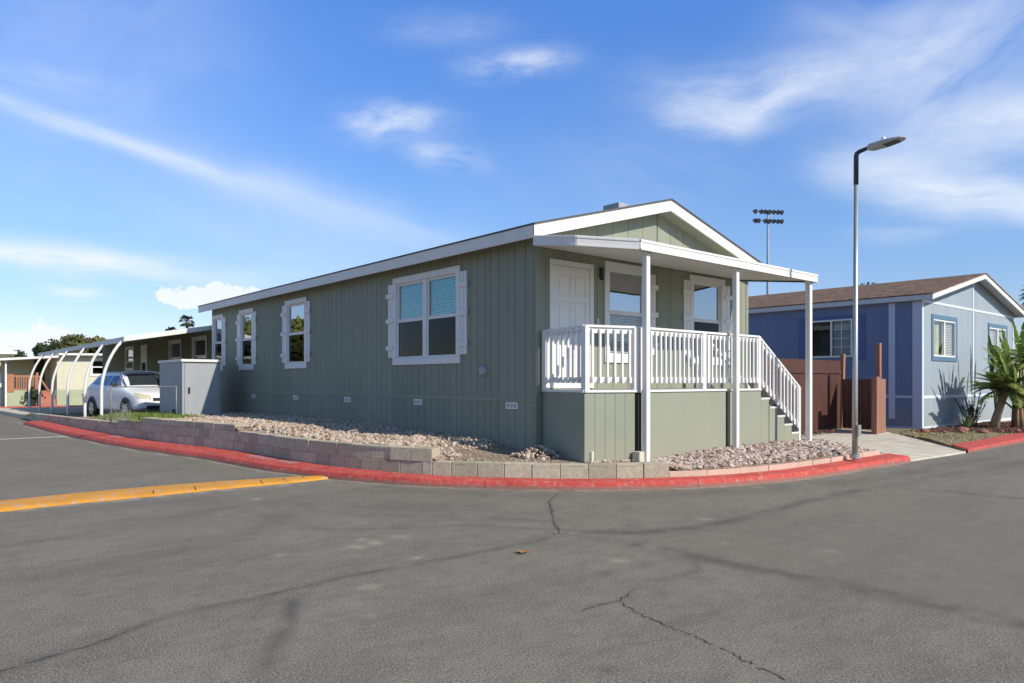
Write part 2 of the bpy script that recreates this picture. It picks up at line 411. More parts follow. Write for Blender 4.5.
# ------------------------------------------------------------------ geometry of the kerb line
CURB = [(-4.55, 26), (-4.38, 21.4), (-4.27, 17.2), (-4.15, 14.3), (-3.95, 11.2), (-3.72, 9.0), (-3.48, 7.5), (-3.25, 6.2), (-3.12, 4.7), (-3.02, 3.5), (-2.86, 2.7), (-2.62, 1.7), (-2.2, .6), (-1.78, -.12), (-1.32, -.70), (-.85, -1.24), (-.33, -1.70), (.585, -2.27), (1.52, -2.67), (2.72, -2.93), (3.9, -3.02), (5.37, -3.06), (6.63, -3.10)]
def catmull(P, n=8):
    out = []
    for i in range(len(P)-1):
        p0 = P[max(i-1, 0)]; p1 = P[i]; p2 = P[i+1]; p3 = P[min(i+2, len(P)-1)]
        for k in range(n):
            t = k/n
            out.append(tuple(.5*((2*p1[j])+(-p0[j]+p2[j])*t+(2*p0[j]-5*p1[j]+4*p2[j]-p3[j])*t*t+(-p0[j]+3*p1[j]-3*p2[j]+p3[j])*t**3) for j in range(len(p1))))
    out.append(tuple(P[-1])); return out
CL = catmull(CURB, 6)
def offset(P, dist):                      # to the left of travel = towards the lot
    out = []
    for i, p in enumerate(P):
        a = P[max(i-1, 0)]; b = P[min(i+1, len(P)-1)]
        dx, dy = b[0]-a[0], b[1]-a[1]; l = math.hypot(dx, dy)
        w = dist(p) if callable(dist) else dist
        out.append((p[0]-dy/l*w, p[1]+dx/l*w))
    return out
def cw(p):                                # kerb width
    v = p[1]; u = p[0]
    if u < -1.5: return min(.62, .26+max(0, v+.1)*.075)
    return .22+max(0, u-1)*.035 if u > 1 else .22+max(0, -u)*.02
BACK = offset(CL, cw)

def lerp(x, P):
    if x <= P[0][0]: return P[0][1]
    for (a, b), (c, d) in zip(P[:-1], P[1:]):
        if x <= c: return b+(d-b)*(x-a)/(c-a)
    return P[-1][1]
ZP = [(-2.2, .28), (-1.4, .33), (.3, .37), (1.3, .50), (4, .53), (5, .59), (8.5, .60), (10.5, .57), (14.8, .54), (16.4, .36), (20, .30), (28, .17), (36, .10)]
_B = np.array(BACK); _A = _B[:-1]; _D = _B[1:]-_A; _L = (_D**2).sum(1)
def inside_dist(u, v):
    p = np.array((u, v)); t = np.clip(((p-_A)*_D).sum(1)/_L, 0, 1)
    return float(np.hypot(*(p-_A-_D*t[:, None]).T).min())
def walltop(u, v):
    if u > .72: return .205
    if v > 11.75: return .43-.15*min(1, (v-11.75)/12.5)
    for lim, t in ((10.35, .52), (5.85, .62), (.33, .50)):
        if v > lim: return t
    return .32
def zlot(u, v):
    z = lerp(v, ZP)
    if u < .75:
        d = inside_dist(u, v); z = min(z, walltop(u, v)-.02+.45*max(0, d-.16))
    if u > .75:                           # the bed in front of the porch falls to the low edging
        d = inside_dist(u, v); zz = .21+min(1, d/1.1)*.15
        z = min(max(z, .36), zz) if v < 0 else max(z, .36)
        if u > 4.5: z -= min(.1, (u-4.5)*.04)
    return z

# ------------------------------------------------------------------ street: one sheet, fine near the corner
def axis(lo, hi, f0, f1, step):
    a = list(np.arange(f0, f1+1e-6, step)); s = step; x = f1
    while x < hi: s *= 1.35; x += s; a.append(min(x, hi))
    s = step; x = f0
    while x > lo: s *= 1.35; x -= s; a.insert(0, max(x, lo))
    return np.array(a)
gx = axis(-600, 900, -8.4, 4.2, .05); gy = axis(-500, 900, -7.6, 2.8, .05)
X, Y = np.meshgrid(gx, gy, indexing='ij')
def pdist(P):
    best = np.full(X.shape, 1e9)
    for (a, b), (c, d) in zip(P[:-1], P[1:]):
        L2 = (c-a)**2+(d-b)**2
        t = np.clip(((X-a)*(c-a)+(Y-b)*(d-b))/L2, 0, 1)
        best = np.minimum(best, np.hypot(X-a-t*(c-a), Y-b-t*(d-b)))
    return best
nz = np.array([[noise.noise(Vector((x*1.7, y*1.7, 0))) for y in gy] for x in gx])
nz2 = np.array([[noise.noise(Vector((x*6, y*6, 3))) for y in gy] for x in gx])
dark = np.zeros(X.shape); pale = np.zeros(X.shape); warm = np.zeros(X.shape)
def band(P, w, amt, soft=1.0):
    global dark
    d = pdist(P)*(1+.5*nz2+.4*nz)
    dark = np.maximum(dark, amt*np.exp(-(d/w)**2)*np.clip(.7+.7*nz+.9*nz2, .1, 1))
crackA = [(-7.3, -3.868), (-7.12, -3.813), (-6.821, -3.738), (-6.506, -3.534), (-6.188, -3.471), (-5.715, -3.468), (-5.558, -3.443), (-5.137, -3.389), (-4.617, -3.407), (-4.137, -3.429), (-3.581, -3.424), (-3.115, -3.45), (-2.76, -3.285)]
crackB = [(-.1, -.75), (-.977, -1.346), (-1.554, -1.914), (-2.102, -2.589), (-2.548, -3.081), (-2.722, -3.318)]
crackB = [(-.52, -1.45), (-.99, -1.50), (-1.554, -1.93), (-2.102, -2.56), (-2.548, -3.081), (-2.722, -3.318)]
crackE = [(-4.342, -5.136), (-4.125, -5.129), (-3.956, -5.159), (-3.632, -5.03)]
crackF = [(-3.956, -5.159), (-4.013, -5.225), (-4.097, -5.528), (-4.145, -5.863), (-4.196, -6.132), (-4.278, -6.394), (-4.35, -6.75)]
patchD = [(-5.576, -3.618), (-5.719, -3.846), (-5.886, -4.139), (-6.059, -4.433), (-6.212, -4.628), (-6.293, -4.699)]
D2 = [(-5.733, -3.513), (-6.133, -4.045), (-6.531, -4.66)]
band1 = [(-2.622, -3.3), (-2.122, -3.833), (-1.423, -4.047), (-.348, -4.094), (1.062, -3.961), (2.393, -4.002), (2.903, -4.194), (3.141, -4.994), (3.207, -5.699)]
band2 = [(-2.532, -4.168), (-2.497, -4.791), (-2.494, -5.35), (-2.413, -5.799), (-2.409, -6.367), (-2.411, -6.739), (-2.439, -7.6)]
band3 = [(-4.605, -.441), (-4.583, -1.199), (-4.382, -1.704), (-3.794, -2.079), (-3.157, -2.423), (-2.622, -3.215)]
tire1 = [(-3.632, -5.03), (-3.099, -5.026), (-2.856, -5.04), (-2.5, -4.7)]
band(crackA, .05, .72); band(crackB, .05, .45); band(band1, .11, .8); band(band2, .14, .85)
band(band3, .06, .5); band([(a+.03*math.sin(9*b), b) for a, b in patchD], .065, .85); band(tire1, .05, .4); band(D2, .04, .35); band(crackE, .03, .4); band(crackF, .03, .3)
band([(-2.7, -3.3), (-2.55, -4.2)], .12, .3)
band([(-2.6, .3), (-1.6, -1.1), (-.4, -2.3), (1.4, -3.2), (4, -3.6), (8, -3.8)], .30, .38)
band([(-5.0, 0.9), (-3.6, -.4), (-2.6, -1.6)], .35, .30)
band([(-3.9, -.9), (-3.1, -1.9), (-2.3, -2.9)], .10, .4)
band([(-8, -2.2), (-6.6, -1.8), (-5.2, -1.5), (-4.4, -.6)], .16, .28)
band([(-7, -.4), (-5.6, -.2), (-4.4, .5)], .14, .3)
band([(2.9, -4.1), (6, -4.3), (9, -4.5)], .2, .4)
P = CL
d = pdist(P)
pale = np.maximum(pale, .8*np.exp(-(d/.055)**2)*np.clip(.65+1.1*nz2+.5*nz, 0, 1))
yn = [(-7.6, 1.68), (-6.8, 1.64), (-6.3, 1.72), (-5.78, 1.73), (-5.2, 1.72), (-4.5, 1.76), (-3.9, 1.73), (-3.2, 1.66), (-2.7, 1.69)]
d = pdist([(a, b-.06) for a, b in yn])
pale = np.maximum(pale, .75*np.exp(-(d/.07)**2)*np.clip(.55+1.3*nz2, 0, 1))
for (a, b, r) in [(-4.587, -2.509, .05), (-4.312, -2.478, .07), (-4.539, -2.551, .05), (-4.36, -2.30, .05), (-4.362, -3.236, .03), (-5.409, -4.326, .03), (-4.221, .675, .04)]:
    pale = np.maximum(pale, .6*np.exp(-(np.hypot(X-a, Y-b)*(1+.8*nz2)/r)**2))
for (a, b, r) in [(-.147, -5.209, .06), (-2.07, -6.058, .03), (-4.901, -5.894, .05)]:
    dark = np.maximum(dark, .5*np.exp(-(np.hypot(X-a, Y-b)/r)**2))
rs = np.random.default_rng(3)
for k in range(70):
    a, b, r = rs.uniform(-7, 3), rs.uniform(-6.5, -1), rs.uniform(.015, .07)
    f_ = .45*np.exp(-(np.hypot(X-a, (Y-b)*rs.uniform(.6, 1.4))*(1+.9*nz2)/r)**2)
    if k % 3: dark = np.maximum(dark, f_)
    else: pale = np.maximum(pale, f_*.8)
# the browner patch of paving to the right of the seam
wm = 1/(1+np.exp(-(X-(-2.4)+.12*nz)/.08))*1/(1+np.exp((Y+4.15+.1*nz)/.08))*1/(1+np.exp((X-3.0)/.1))
warm = .75*wm
nxn, nyn = X.shape
verts = np.stack([X.ravel(), Y.ravel(), np.zeros(X.size)], 1)
I, J = np.meshgrid(np.arange(nxn-1), np.arange(nyn-1), indexing='ij')
b0 = (I*nyn+J).ravel(); faces = np.stack([b0, b0+nyn, b0+nyn+1, b0+1], 1)
cv = []; cf = []
def crack_strip(P, w, z=.004):
    Q = []
    for (a, b), (c, e) in zip(P[:-1], P[1:]):
        n = max(2, int(math.hypot(c-a, e-b)/.035))
        for k in range(n):
            t = k/n; Q.append((a+(c-a)*t, b+(e-b)*t))
    Q.append(P[-1])
    Q = [(x+random.gauss(0, .010), y+random.gauss(0, .010)) for x, y in Q]
    for i in range(len(Q)-1):
        if random.random() < .10: continue
        if random.random() < .10 and w > .003:
            a_ = random.uniform(0, 6.28); L_ = random.uniform(.03, .12); x_, y_ = Q[i]
            k = len(cv); ex, ey = x_+math.cos(a_)*L_, y_+math.sin(a_)*L_; nx_, ny_ = -math.sin(a_)*.002, math.cos(a_)*.002
            cv.extend([(x_-nx_, y_-ny_, z), (ex, ey, z), (x_+nx_, y_+ny_, z)]); cf.append((k, k+1, k+2))
        (a, b), (c, e) = Q[i], Q[i+1]; l = math.hypot(c-a, e-b) or 1
        nx_, ny_ = -(e-b)/l, (c-a)/l
        w0 = w*random.uniform(.3, 1.2); w1 = w*random.uniform(.3, 1.2); k = len(cv)
        cv.extend([(a-nx_*w0, b-ny_*w0, z), (c-nx_*w1, e-ny_*w1, z), (c+nx_*w1, e+ny_*w1, z), (a+nx_*w0, b+ny_*w0, z)])
        cf.append((k, k+1, k+2, k+3))
crack_strip(crackA[:4], .004); crack_strip(crackB, .0065); crack_strip(crackE, .005); crack_strip(crackF, .0045); crack_strip(crackA[5:9], .0025);
N = len(verts)
me = bpy.data.meshes.new('street')
allv = np.vstack([verts, np.array(cv)]) ; me.from_pydata(allv.tolist(), [], faces.tolist()+[tuple(N+i for i in f) for f in cf])
me.materials.append(M['asphalt']); me.materials.append(M['crack'])
me.polygons.foreach_set('material_index', [0]*len(faces)+[1]*len(cf))
ca = me.color_attributes.new('wear', 'FLOAT_COLOR', 'POINT')
buf = np.zeros((len(allv), 4)); buf[:, 3] = 1
buf[:N, 0] = np.clip(dark, 0, 1).ravel(); buf[:N, 1] = np.clip(pale, 0, 1).ravel(); buf[:N, 2] = np.clip(warm, 0, 1).ravel()
ca.data.foreach_set('color', buf.ravel())
o = bpy.data.objects.new('street', me); col.objects.link(o); tagp(o, 'grey patched asphalt street with cracks and dark tar seams', kind='structure')

# far ground and hills
mb = MB()
for k in range(48):
    a0, a1 = 2*math.pi*k/48, 2*math.pi*(k+1)/48
    mb.quad([(4000*math.cos(a0), 4000*math.sin(a0), -.3), (4000*math.cos(a1), 4000*math.sin(a1), -.3), (0, 0, -.3)])
mb.build('ground', M['ground'])['kind'] = 'structure'

# ------------------------------------------------------------------ lot of the sage house
inner = offset(CL, lambda p: cw(p)+.03)
def lot_mesh():
    mb = MB()
    us = None
    # strips from wall line towards the house, quad rows along the kerb path
    pts = inner
    n = len(pts)
    rows = []
    for i, (a, b) in enumerate(pts):
        # target: the point below the house the row runs to
        if a < -1.6: tgt = (6.0, max(b, 1.2)) if b > 1.2 else (3.0, 1.0+b*.2)
        else: tgt = (3.0+max(0, a)*.55, 1.0)
        rows.append([(a+(tgt[0]-a)*t, b+(tgt[1]-b)*t) for t in (-.001, 0, .015, .03, .045, .06, .08, .1, .15, .2, .27, .35, .5, .7, 1)])
    idx = []
    for r in rows:
        k = []
        for (x, y) in r:
            k.append(len(mb.v)); mb.v.append((x, y, (zlot(x, y)+.008*noise.noise(Vector((x*5, y*5, 0)))) if k else -.05)); mb.t.append(.5)
        idx.append(k)
    for r0, r1 in zip(idx[:-1], idx[1:]):
        for j in range(len(r0)-1):
            mb.f.append((r0[j], r1[j], r1[j+1], r0[j+1])); mb.mi.append(0)
    return mb
o = lot_mesh().build('planting_bed_ground', M['bedbase'], smooth=True); tagp(o, 'gravel covered soil around the green house', kind='structure')
# slab below the neighbouring carport and beyond
mb = MB(); mb.prism([(-3.6, 21.4), (9, 21.4), (9, 37), (-4.2, 37)], -.05, lambda x, y: .12+.06*(37-y)/16)
tagp(mb.build('carport_slab', M['concrete']), 'concrete parking slab under the carport', kind='structure')

# kerb sweep
def kerb(P, prof_in, name, mat, parent=None, zb=-.02):
    mb = MB(); loops = []
    for p in P: loops.append(p)
    rows = [offset(P, (lambda q, o_=o_: cw(q)*o_)) for (o_, _) in prof_in]
    base = len(mb.v); k = len(P)
    for r, (_, z) in zip(rows, prof_in):
        for (x, y) in r:
            mb.v.append((x, y, z+.004*noise.noise(Vector((x*3, y*3, z*9))))); mb.t.append(.5)
    for j in range(len(rows)-1):
        for i in range(k-1):
            mb.f.append((j*k+i, j*k+i+1, (j+1)*k+i+1, (j+1)*k+i)); mb.mi.append(0)
    return mb
prof = [(0, -.01), (.05, .05), (.11, .098), (.20, .113), (.6, .120), (1.0, .13), (1.12, .05)]
mb = kerb([p for p in CL if p[1] < 22], prof, 'kerb', None)
kerb_o = mb.build('kerb', M['redcurb']); tagp(kerb_o, 'red painted kerb curving round the corner lot', kind='structure')
# expansion joints and faded white stencil strokes on the kerb
def along(P, s):
    acc = 0
    for a, b in zip(P[:-1], P[1:]):
        l = math.hypot(b[0]-a[0], b[1]-a[1])
        if acc+l >= s:
            t = (s-acc)/l; return (a[0]+(b[0]-a[0])*t, a[1]+(b[1]-a[1])*t), ((b[0]-a[0])/l, (b[1]-a[1])/l)
        acc += l
    return P[-1], ((b[0]-a[0])/l, (b[1]-a[1])/l)
def plen(P): return sum(math.hypot(b[0]-a[0], b[1]-a[1]) for a, b in zip(P[:-1], P[1:]))
CUT = [p for p in CL if p[1] < 22]
jm = MB(); LT = plen(CUT)
s = 1.0
while s < LT:
    (x, y), (tx, ty) = along(CUT, s); w = cw((x, y)); nx_, ny_ = -ty, tx
    q = []
    for o_, z in prof[:6]:
        q.append((x+nx_*w*o_, y+ny_*w*o_, z+.005))
    for a, b in zip(q[:-1], q[1:]):
        jm.quad([(a[0], a[1], a[2]), (a[0]+tx*.008, a[1]+ty*.008, a[2]), (b[0]+tx*.008, b[1]+ty*.008, b[2]), (b[0], b[1], b[2])])
    s += 3.05
jm.build('kerb_joint', M['crack'], kerb_o)
sm = MB()
for s0, n in ((LT-14.6, 9), (LT-13.35, 5), (LT-21.8, 8)):
    for k in range(n):
        (x, y), (tx, ty) = along(CUT, s0+k*.125); w = cw((x, y)); nx_, ny_ = -ty, tx
        for q in range(2):
            a0 = random.uniform(.42, .55); a1 = random.uniform(.75, .9); sk = random.uniform(-.02, .03); ww = random.uniform(.012, .028)
            dx = q*.05
            p = lambda f, dd: (x+nx_*w*f+tx*(dd+dx), y+ny_*w*f+ty*(dd+dx), (.124 if f > .6 else .119)+.009)
            sm.quad([p(a0, 0), p(a0, ww), p(a1, ww+sk), p(a1, sk)])
sm.build('stencil_marking', pm('faded_stencil', (.62, .42, .40), .8, .25, 12), kerb_o)

# retaining wall of blocks
def block_course(mb, P, s0, s1, z0, h, depth=.24, unit=.40, phase=0, top=False):
    s = s0-phase
    while s < s1-.02:
        a = max(s, s0); b = min(s+unit, s1)
        if b-a > .05:
            (x0, y0), t0 = along(P, a+.004); (x1, y1), t1 = along(P, b-.004)
            nx_, ny_ = -(y1-y0), (x1-x0); l = math.hypot(nx_, ny_); nx_ /= l; ny_ /= l
            j = random.uniform(-.006, .008); zz0 = z0(a) if callable(z0) else z0
            hh = h+random.uniform(-.004, .004); jj = j+random.uniform(-.004, .004)
            mb.hexa([(x0+nx_*j, y0+ny_*j, zz0), (x1+nx_*jj, y1+ny_*jj, zz0), (x1+nx_*depth, y1+ny_*depth, zz0), (x0+nx_*depth, y0+ny_*depth, zz0),
                     (x0+nx_*(j+.006), y0+ny_*(j+.006), zz0+hh), (x1+nx_*(jj+.006), y1+ny_*(jj+.006), zz0+hh), (x1+nx_*depth, y1+ny_*depth, zz0+hh), (x0+nx_*depth, y0+ny_*depth, zz0+hh)], tint=random.random())
        s += unit
WP = offset(CL, lambda p: cw(p)+.015)
WP = [p for p in WP if p[1] < 24.6]
def s_at(fn):
    acc = 0
    for a, b in zip(WP[:-1], WP[1:]):
        if fn(b): return acc
        acc += math.hypot(b[0]-a[0], b[1]-a[1])
    return acc
sA = s_at(lambda p: p[1] < 11.75); sAB = s_at(lambda p: p[1] < 10.35); sB = s_at(lambda p: p[1] < 5.85); sC = s_at(lambda p: p[1] < .36); sD = s_at(lambda p: p[0] > .72); sE = s_at(lambda p: p[0] > 6.35)
wall = thing('retaining_wall', (-2.5, 3, 0), 'stepped low concrete block retaining wall behind the red kerb', 'retaining wall')
mb = MB(); zA = lambda s: .12
block_course(mb, WP, 0, sA, lambda s: .115-.15*(1-s/sA), .165)
block_course(mb, WP, 0, sA, lambda s: .282-.15*(1-s/sA), .165, phase=.2)
mb.build('wall_section', M['block'], wall, bevel=.006, tint=True)
mb = MB()
block_course(mb, WP, sA, sAB, .115, .195); block_course(mb, WP, sA, sAB, .312, .22, phase=.2)
block_course(mb, WP, sAB, sB, .115, .195); block_course(mb, WP, sAB, sB, .312, .195, phase=.2); block_course(mb, WP, sAB, sB, .509, .125)
mb.build('wall_section', M['block'], wall, bevel=.006, tint=True)
mb = MB()
block_course(mb, WP, sB, sC, .115, .195); block_course(mb, WP, sB, sC, .312, .20, phase=.2)
mb.build('wall_section', M['block'], wall, bevel=.006, tint=True)
mb = MB()
block_course(mb, WP, sC, sD, .115, .215, phase=.1, depth=.22)
mb.build('wall_section', M['block'], wall, bevel=.007, tint=True)
ed = MB(); M['edging'] = mk_worn('pink_edging', (.56, .38, .29), (.60, .48, .40), .6, 8)
block_course(ed, WP, sD, sE, .115, .095, depth=.11, unit=.62)
tagp(ed.build('brick_edging', M['edging'], bevel=.005, tint=True), 'low pinkish block edging holding the pink gravel bed', 'edging')

# rolled yellow kerb across the side street mouth
yf = [(-9.6, 2.45), (-8.5, 2.55), (-7.5, 2.62), (-6.705, 2.70), (-6.16, 2.76), (-5.56, 2.80), (-4.93, 2.80), (-4.25, 2.72), (-3.53, 2.58), (-2.98, 2.40), (-2.72, 2.2)]
ynn = [(-9.6, 1.55), (-8.5, 1.6), (-7.5, 1.65), (-6.8, 1.67), (-6.3, 1.74), (-5.78, 1.75), (-5.21, 1.74), (-4.58, 1.78), (-3.91, 1.77), (-3.2, 1.74), (-2.66, 1.8)]
A_ = catmull(ynn, 6); B_ = catmull(yf, 6)
mb = MB()
n = len(A_)
for t, z in ((0, -.003), (.05, .018), (.15, .030), (.45, .034), (.75, .028), (.95, .010), (1, -.004)):
    for p, q in zip(A_, B_):
        j = .02*noise.noise(Vector((p[0]*4, p[1]*4, t)))
        mb.v.append((p[0]+(q[0]-p[0])*t*.9+j, p[1]+(q[1]-p[1])*t*.9+j, z+.004)); mb.t.append(.5)
for j in range(6):
    for i in range(n-1):
        mb.f.append((j*n+i, j*n+i+1, (j+1)*n+i+1, (j+1)*n+i)); mb.mi.append(0)
yk = mb.build('drainage_kerb', M['yellowcurb'], smooth=True); tagp(yk, 'worn yellow painted low kerb across the side street', kind='structure')
cm = MB()
for x in (-5.15, -4.62, -3.7, -3.35, -3.05):
    w = random.uniform(.012, .035)
    cm.quad([(x, 1.80, .030), (x+w, 1.80, .030), (x+w*.4+.06, 2.02, .042), (x+.05, 2.02, .042)])
cm.build('kerb_crack', M['crack'], yk)
# faint white line on the side street
mb = MB(); mb.prism([(-9.5, 14.2), (-3.95, 14.26), (-3.95, 14.42), (-9.5, 14.36)], .0, .004)
tagp(mb.build('road_marking', M['paleline']), 'faint white stop line on the side street', kind='structure')

# ------------------------------------------------------------------ gravel
import itertools
def rock_proto(sub, seed):
    bm = bmesh.new(); bmesh.ops.create_icosphere(bm, subdivisions=sub, radius=1)
    rr = random.Random(seed)
    ax = Vector((rr.uniform(.7, 1.25), rr.uniform(.6, 1), rr.uniform(.5, .8)))
    for v in bm.verts:
        n = noise.noise(v.co*1.3+Vector((seed*3.1, 0, 0)))
        v.co = Vector((v.co.x*ax.x, v.co.y*ax.y, v.co.z*ax.z))*(1+.45*n)
    V = np.array([v.co[:] for v in bm.verts]); F = np.array([[q.index for q in f.verts] for f in bm.faces]); bm.free()
    return V, F
P1 = [rock_proto(1, i) for i in range(8)]
def rotm(rng):
    q = rng.normal(size=4); q /= np.linalg.norm(q); w, x, y, z = q
    return np.array([[1-2*(y*y+z*z), 2*(x*y-z*w), 2*(x*z+y*w)], [2*(x*y+z*w), 1-2*(x*x+z*z), 2*(y*z-x*w)], [2*(x*z-y*w), 2*(y*z+x*w), 1-2*(x*x+y*y)]])
def scatter(name, mat, pts, smin, smax, label, cat='gravel', flat=.6):
    VV = []; FF = []; TT = []; n = 0
    for (x, y, z) in pts:
        V, F = P1[RNG.integers(8)]
        s = smin+(smax-smin)*RNG.random()**2.2*1.25
        W = (V@rotm(RNG).T)*s*np.array([1, 1, flat+.25])+np.array([x, y, z+s*.25])
        VV.append(W); FF.append(F+n); n += len(V); TT.append(np.full(len(V), RNG.random()))
    V = np.vstack(VV); F = np.vstack(FF); T = np.concatenate(TT)
    me = bpy.data.meshes.new(name); me.from_pydata(V.tolist(), [], F.tolist()); me.materials.append(mat)
    a = me.attributes.new('tint', 'FLOAT', 'POINT'); a.data.foreach_set('value', T)
    o = bpy.data.objects.new(name, me); col.objects.link(o); tagp(o, label, cat, kind='stuff'); return o
WPi = offset(CL, lambda p: cw(p)+.20)
def inside(x, y, poly):
    c = False; j = len(poly)-1
    for i in range(len(poly)):
        if (poly[i][1] > y) != (poly[j][1] > y) and x < (poly[j][0]-poly[i][0])*(y-poly[i][1])/(poly[j][1]-poly[i][1])+poly[i][0]: c = not c
        j = i
    return c
polyL = [p for p in WPi if .15 < p[1] < 14.2 and p[0] < 0]+[(-.02, .8), (-.02, 14.2)]
pts = []
while len(pts) < 12500:
    x = RNG.uniform(-3.6, 0); y = 0.15+13.6*RNG.random()**1.25
    if y > 9.9+1.0*RNG.random() and x < -1.9+.3*RNG.random(): continue
    if inside(x, y, polyL):
        if y < .55+.5*RNG.random() and x > -1.2: continue
        pts.append((x, y, zlot(x, y)))
scatter('tan_gravel', M['gravel_tan'], pts, .015, .046, 'tan river gravel along the shaded long wall of the green house')
polyR = [p for p in offset(CL, lambda p: cw(p)+.11) if p[0] > .72]+[(6.55, -3.0), (6.7, -1.0), (6.0, -.9), (5.9, -1.5), (4.0, -1.56), (.72, -1.56)]
pts = []
while len(pts) < 7500:
    x = RNG.uniform(.6, 6.8); y = RNG.uniform(-3.1, -.8)
    if inside(x, y, polyR) and x < 6.4: pts.append((x, y, zlot(x, y)+.012*RNG.random()))
scatter('pink_gravel', M['gravel_pink'], pts, .018, .052, 'coarse pink and grey gravel in the bed below the porch steps')
pts = []
for k in range(170):
    r = .42*math.sqrt(RNG.random()); t = RNG.uniform(0, 6.283)
    pts.append((-.30+r*math.cos(t)*1.0, -.35+r*math.sin(t)*.8, .345+.17*max(0, 1-r/.42)))
scatter('river_rock_pile', M['gravel_tan'], pts, .025, .05, 'small heap of tan stones at the corner of the green house', 'rocks')
pts = [(RNG.uniform(-.2, .72), 0, 0) for _ in range(60)]
pts = [(x, -1.33-.32*x-RNG.uniform(0, .10), .33) for x, _, _ in pts]
scatter('loose_rocks', M['gravel_tan'], pts, .018, .038, 'loose stones lying between block wall and porch skirting', 'rocks')

# ------------------------------------------------------------------ SAGE HOUSE
H = thing('manufactured_home', (0, 0, 0), 'sage green manufactured home with white fascia, covered porch and white railing', 'house')
HL = 15.36; HW = 6.16; PK = 3.08
def rz(u): return 3.70+.272*(min(u, HW-u)+.3)      # underside of rake line
LWIN = [(1.994, 4.287, True, 4.47, 1.797), (8.34, 9.62, False, 9.80, 8.16), (11.81, 12.91, False, 13.08, 11.62), (14.27, 15.27, False, None, 14.06)]
WZ0, WZ1, WM = 1.825, 3.585, 2.715
cs = .12   # casing width
holesL = [(a+cs, b-cs, WZ0+cs, WZ1-cs) for a, b, *_ in LWIN]
FWIN = [(1.597, 2.806, None, 2.99), (4.06, 5.26, 3.864, 5.45)]
holesF = [(a+cs, b-cs, WZ0+cs, WZ1-cs) for a, b, *_ in FWIN]
T1 = Tside(0); T2 = Tfront(0)
mb = MB()
grooved_wall(mb, T1, 0, HL, .25, 3.80, holesL)
mb.build('side_wall', M['sage'], H)
mb = MB()
grooved_wall(mb, T2, 0, HW, .25, lambda a: rz(a)+.08, holesF, extra=(PK,), pitch=.407)
mb.build('front_wall', M['sage'], H)
mb = MB()
mb.quad([(HW, 0, .25), (HW, HL, .25), (HW, HL, 3.8), (HW, 0, 3.8)])
mb.quad([(0, HL, .25), (HW, HL, .25), (HW, HL, 3.8), (PK, HL, rz(PK)+.08), (0, HL, 3.8)])
mb.build('rear_wall', M['sage'], H)
# corner boards, belt, skirt seam
mb = MB()
mb.box(-.002, .055, -.012, .012, 1.25, 3.78, T2); mb.box(0, HL, -.004, .012, 1.165, 1.235, T1)
mb.box(HW-.08, HW+.0, .0, .014, .3, 3.78, T2); mb.box(3.07, 3.09, 0, .012, 3.7, 4.6, T2)
mb.build('belt_trim', M['sage_smooth'], H, bevel=.003)
# roof
mb = MB()
for s_ in (0, 1):
    f = (lambda u: u) if s_ == 0 else (lambda u: HW-u)
    e = -.33; zt = lambda u: rz(u)+.205
    pts_ = []
    mb.hexa([(f(e), -.33, 3.70+.272*(e+.3)+.20), (f(PK), -.33, rz(PK)+.20), (f(PK), HL+.35, rz(PK)+.20), (f(e), HL+.35, 3.70+.272*(e+.3)+.20),
             (f(e), -.33, 3.70+.272*(e+.3)+.228), (f(PK), -.33, rz(PK)+.228), (f(PK), HL+.35, rz(PK)+.228), (f(e), HL+.35, 3.70+.272*(e+.3)+.228)])
roof = mb.build('roof', M['roofing'], H)
mb = MB(); mb.box(2.62, 2.92, .55, .95, 4.6, 4.875); mb.build('roof_vent', M['greymetal'], roof, bevel=.01)
mb = MB()   # soffit
mb.hexa([(-.29, -.28, 3.712), (0, -.28, 3.79), (0, HL+.3, 3.79), (-.29, HL+.3, 3.712), (-.29, -.28, 3.722), (0, -.28, 3.80), (0, HL+.3, 3.80), (-.29, HL+.3, 3.722)])
for s_ in (0, 1):
    f = (lambda u: u) if s_ == 0 else (lambda u: HW-u)
    mb.hexa([(f(-.29), -.28, rz(-.29)+.012), (f(PK), -.28, rz(PK)+.012), (f(PK), 0, rz(PK)+.012), (f(-.29), 0, rz(-.29)+.012),
             (f(-.29), -.28, rz(-.29)+.02), (f(PK), -.28, rz(PK)+.02), (f(PK), 0, rz(PK)+.02), (f(-.29), 0, rz(-.29)+.02)])
mb.build('soffit', M['sage_smooth'], H)
mb = MB(); mb.hexa([(-.32, -.30, 3.70), (-.29, -.28, 3.70), (-.29, HL+.33, 3.70), (-.32, HL+.33, 3.70), (-.32, -.30, 3.905), (-.29, -.28, 3.905), (-.29, HL+.33, 3.905), (-.32, HL+.33, 3.905)])
mb.box(HW+.29, HW+.32, -.28, HL+.33, 3.7, 3.905)
mb.build('eave_fascia', M['trim'], H, bevel=.004)
mb = MB()
for s_ in (0, 1):
    f = (lambda u: u) if s_ == 0 else (lambda u: HW-u)
    zb = lambda u: 3.70+.272*(u+.3)
    mb.hexa([(f(-.32), -.31, zb(-.3)), (f(PK-.002), -.31, zb(PK)), (f(PK-.002), -.28, zb(PK)), (f(-.32), -.28, zb(-.3)),
             (f(-.32), -.31, zb(-.3)+.205), (f(PK-.002), -.31, zb(PK)+.225), (f(PK-.002), -.28, zb(PK)+.225), (f(-.32), -.28, zb(-.3)+.205)])
mb.build('rake_fascia', M['trim'], H, bevel=.004)

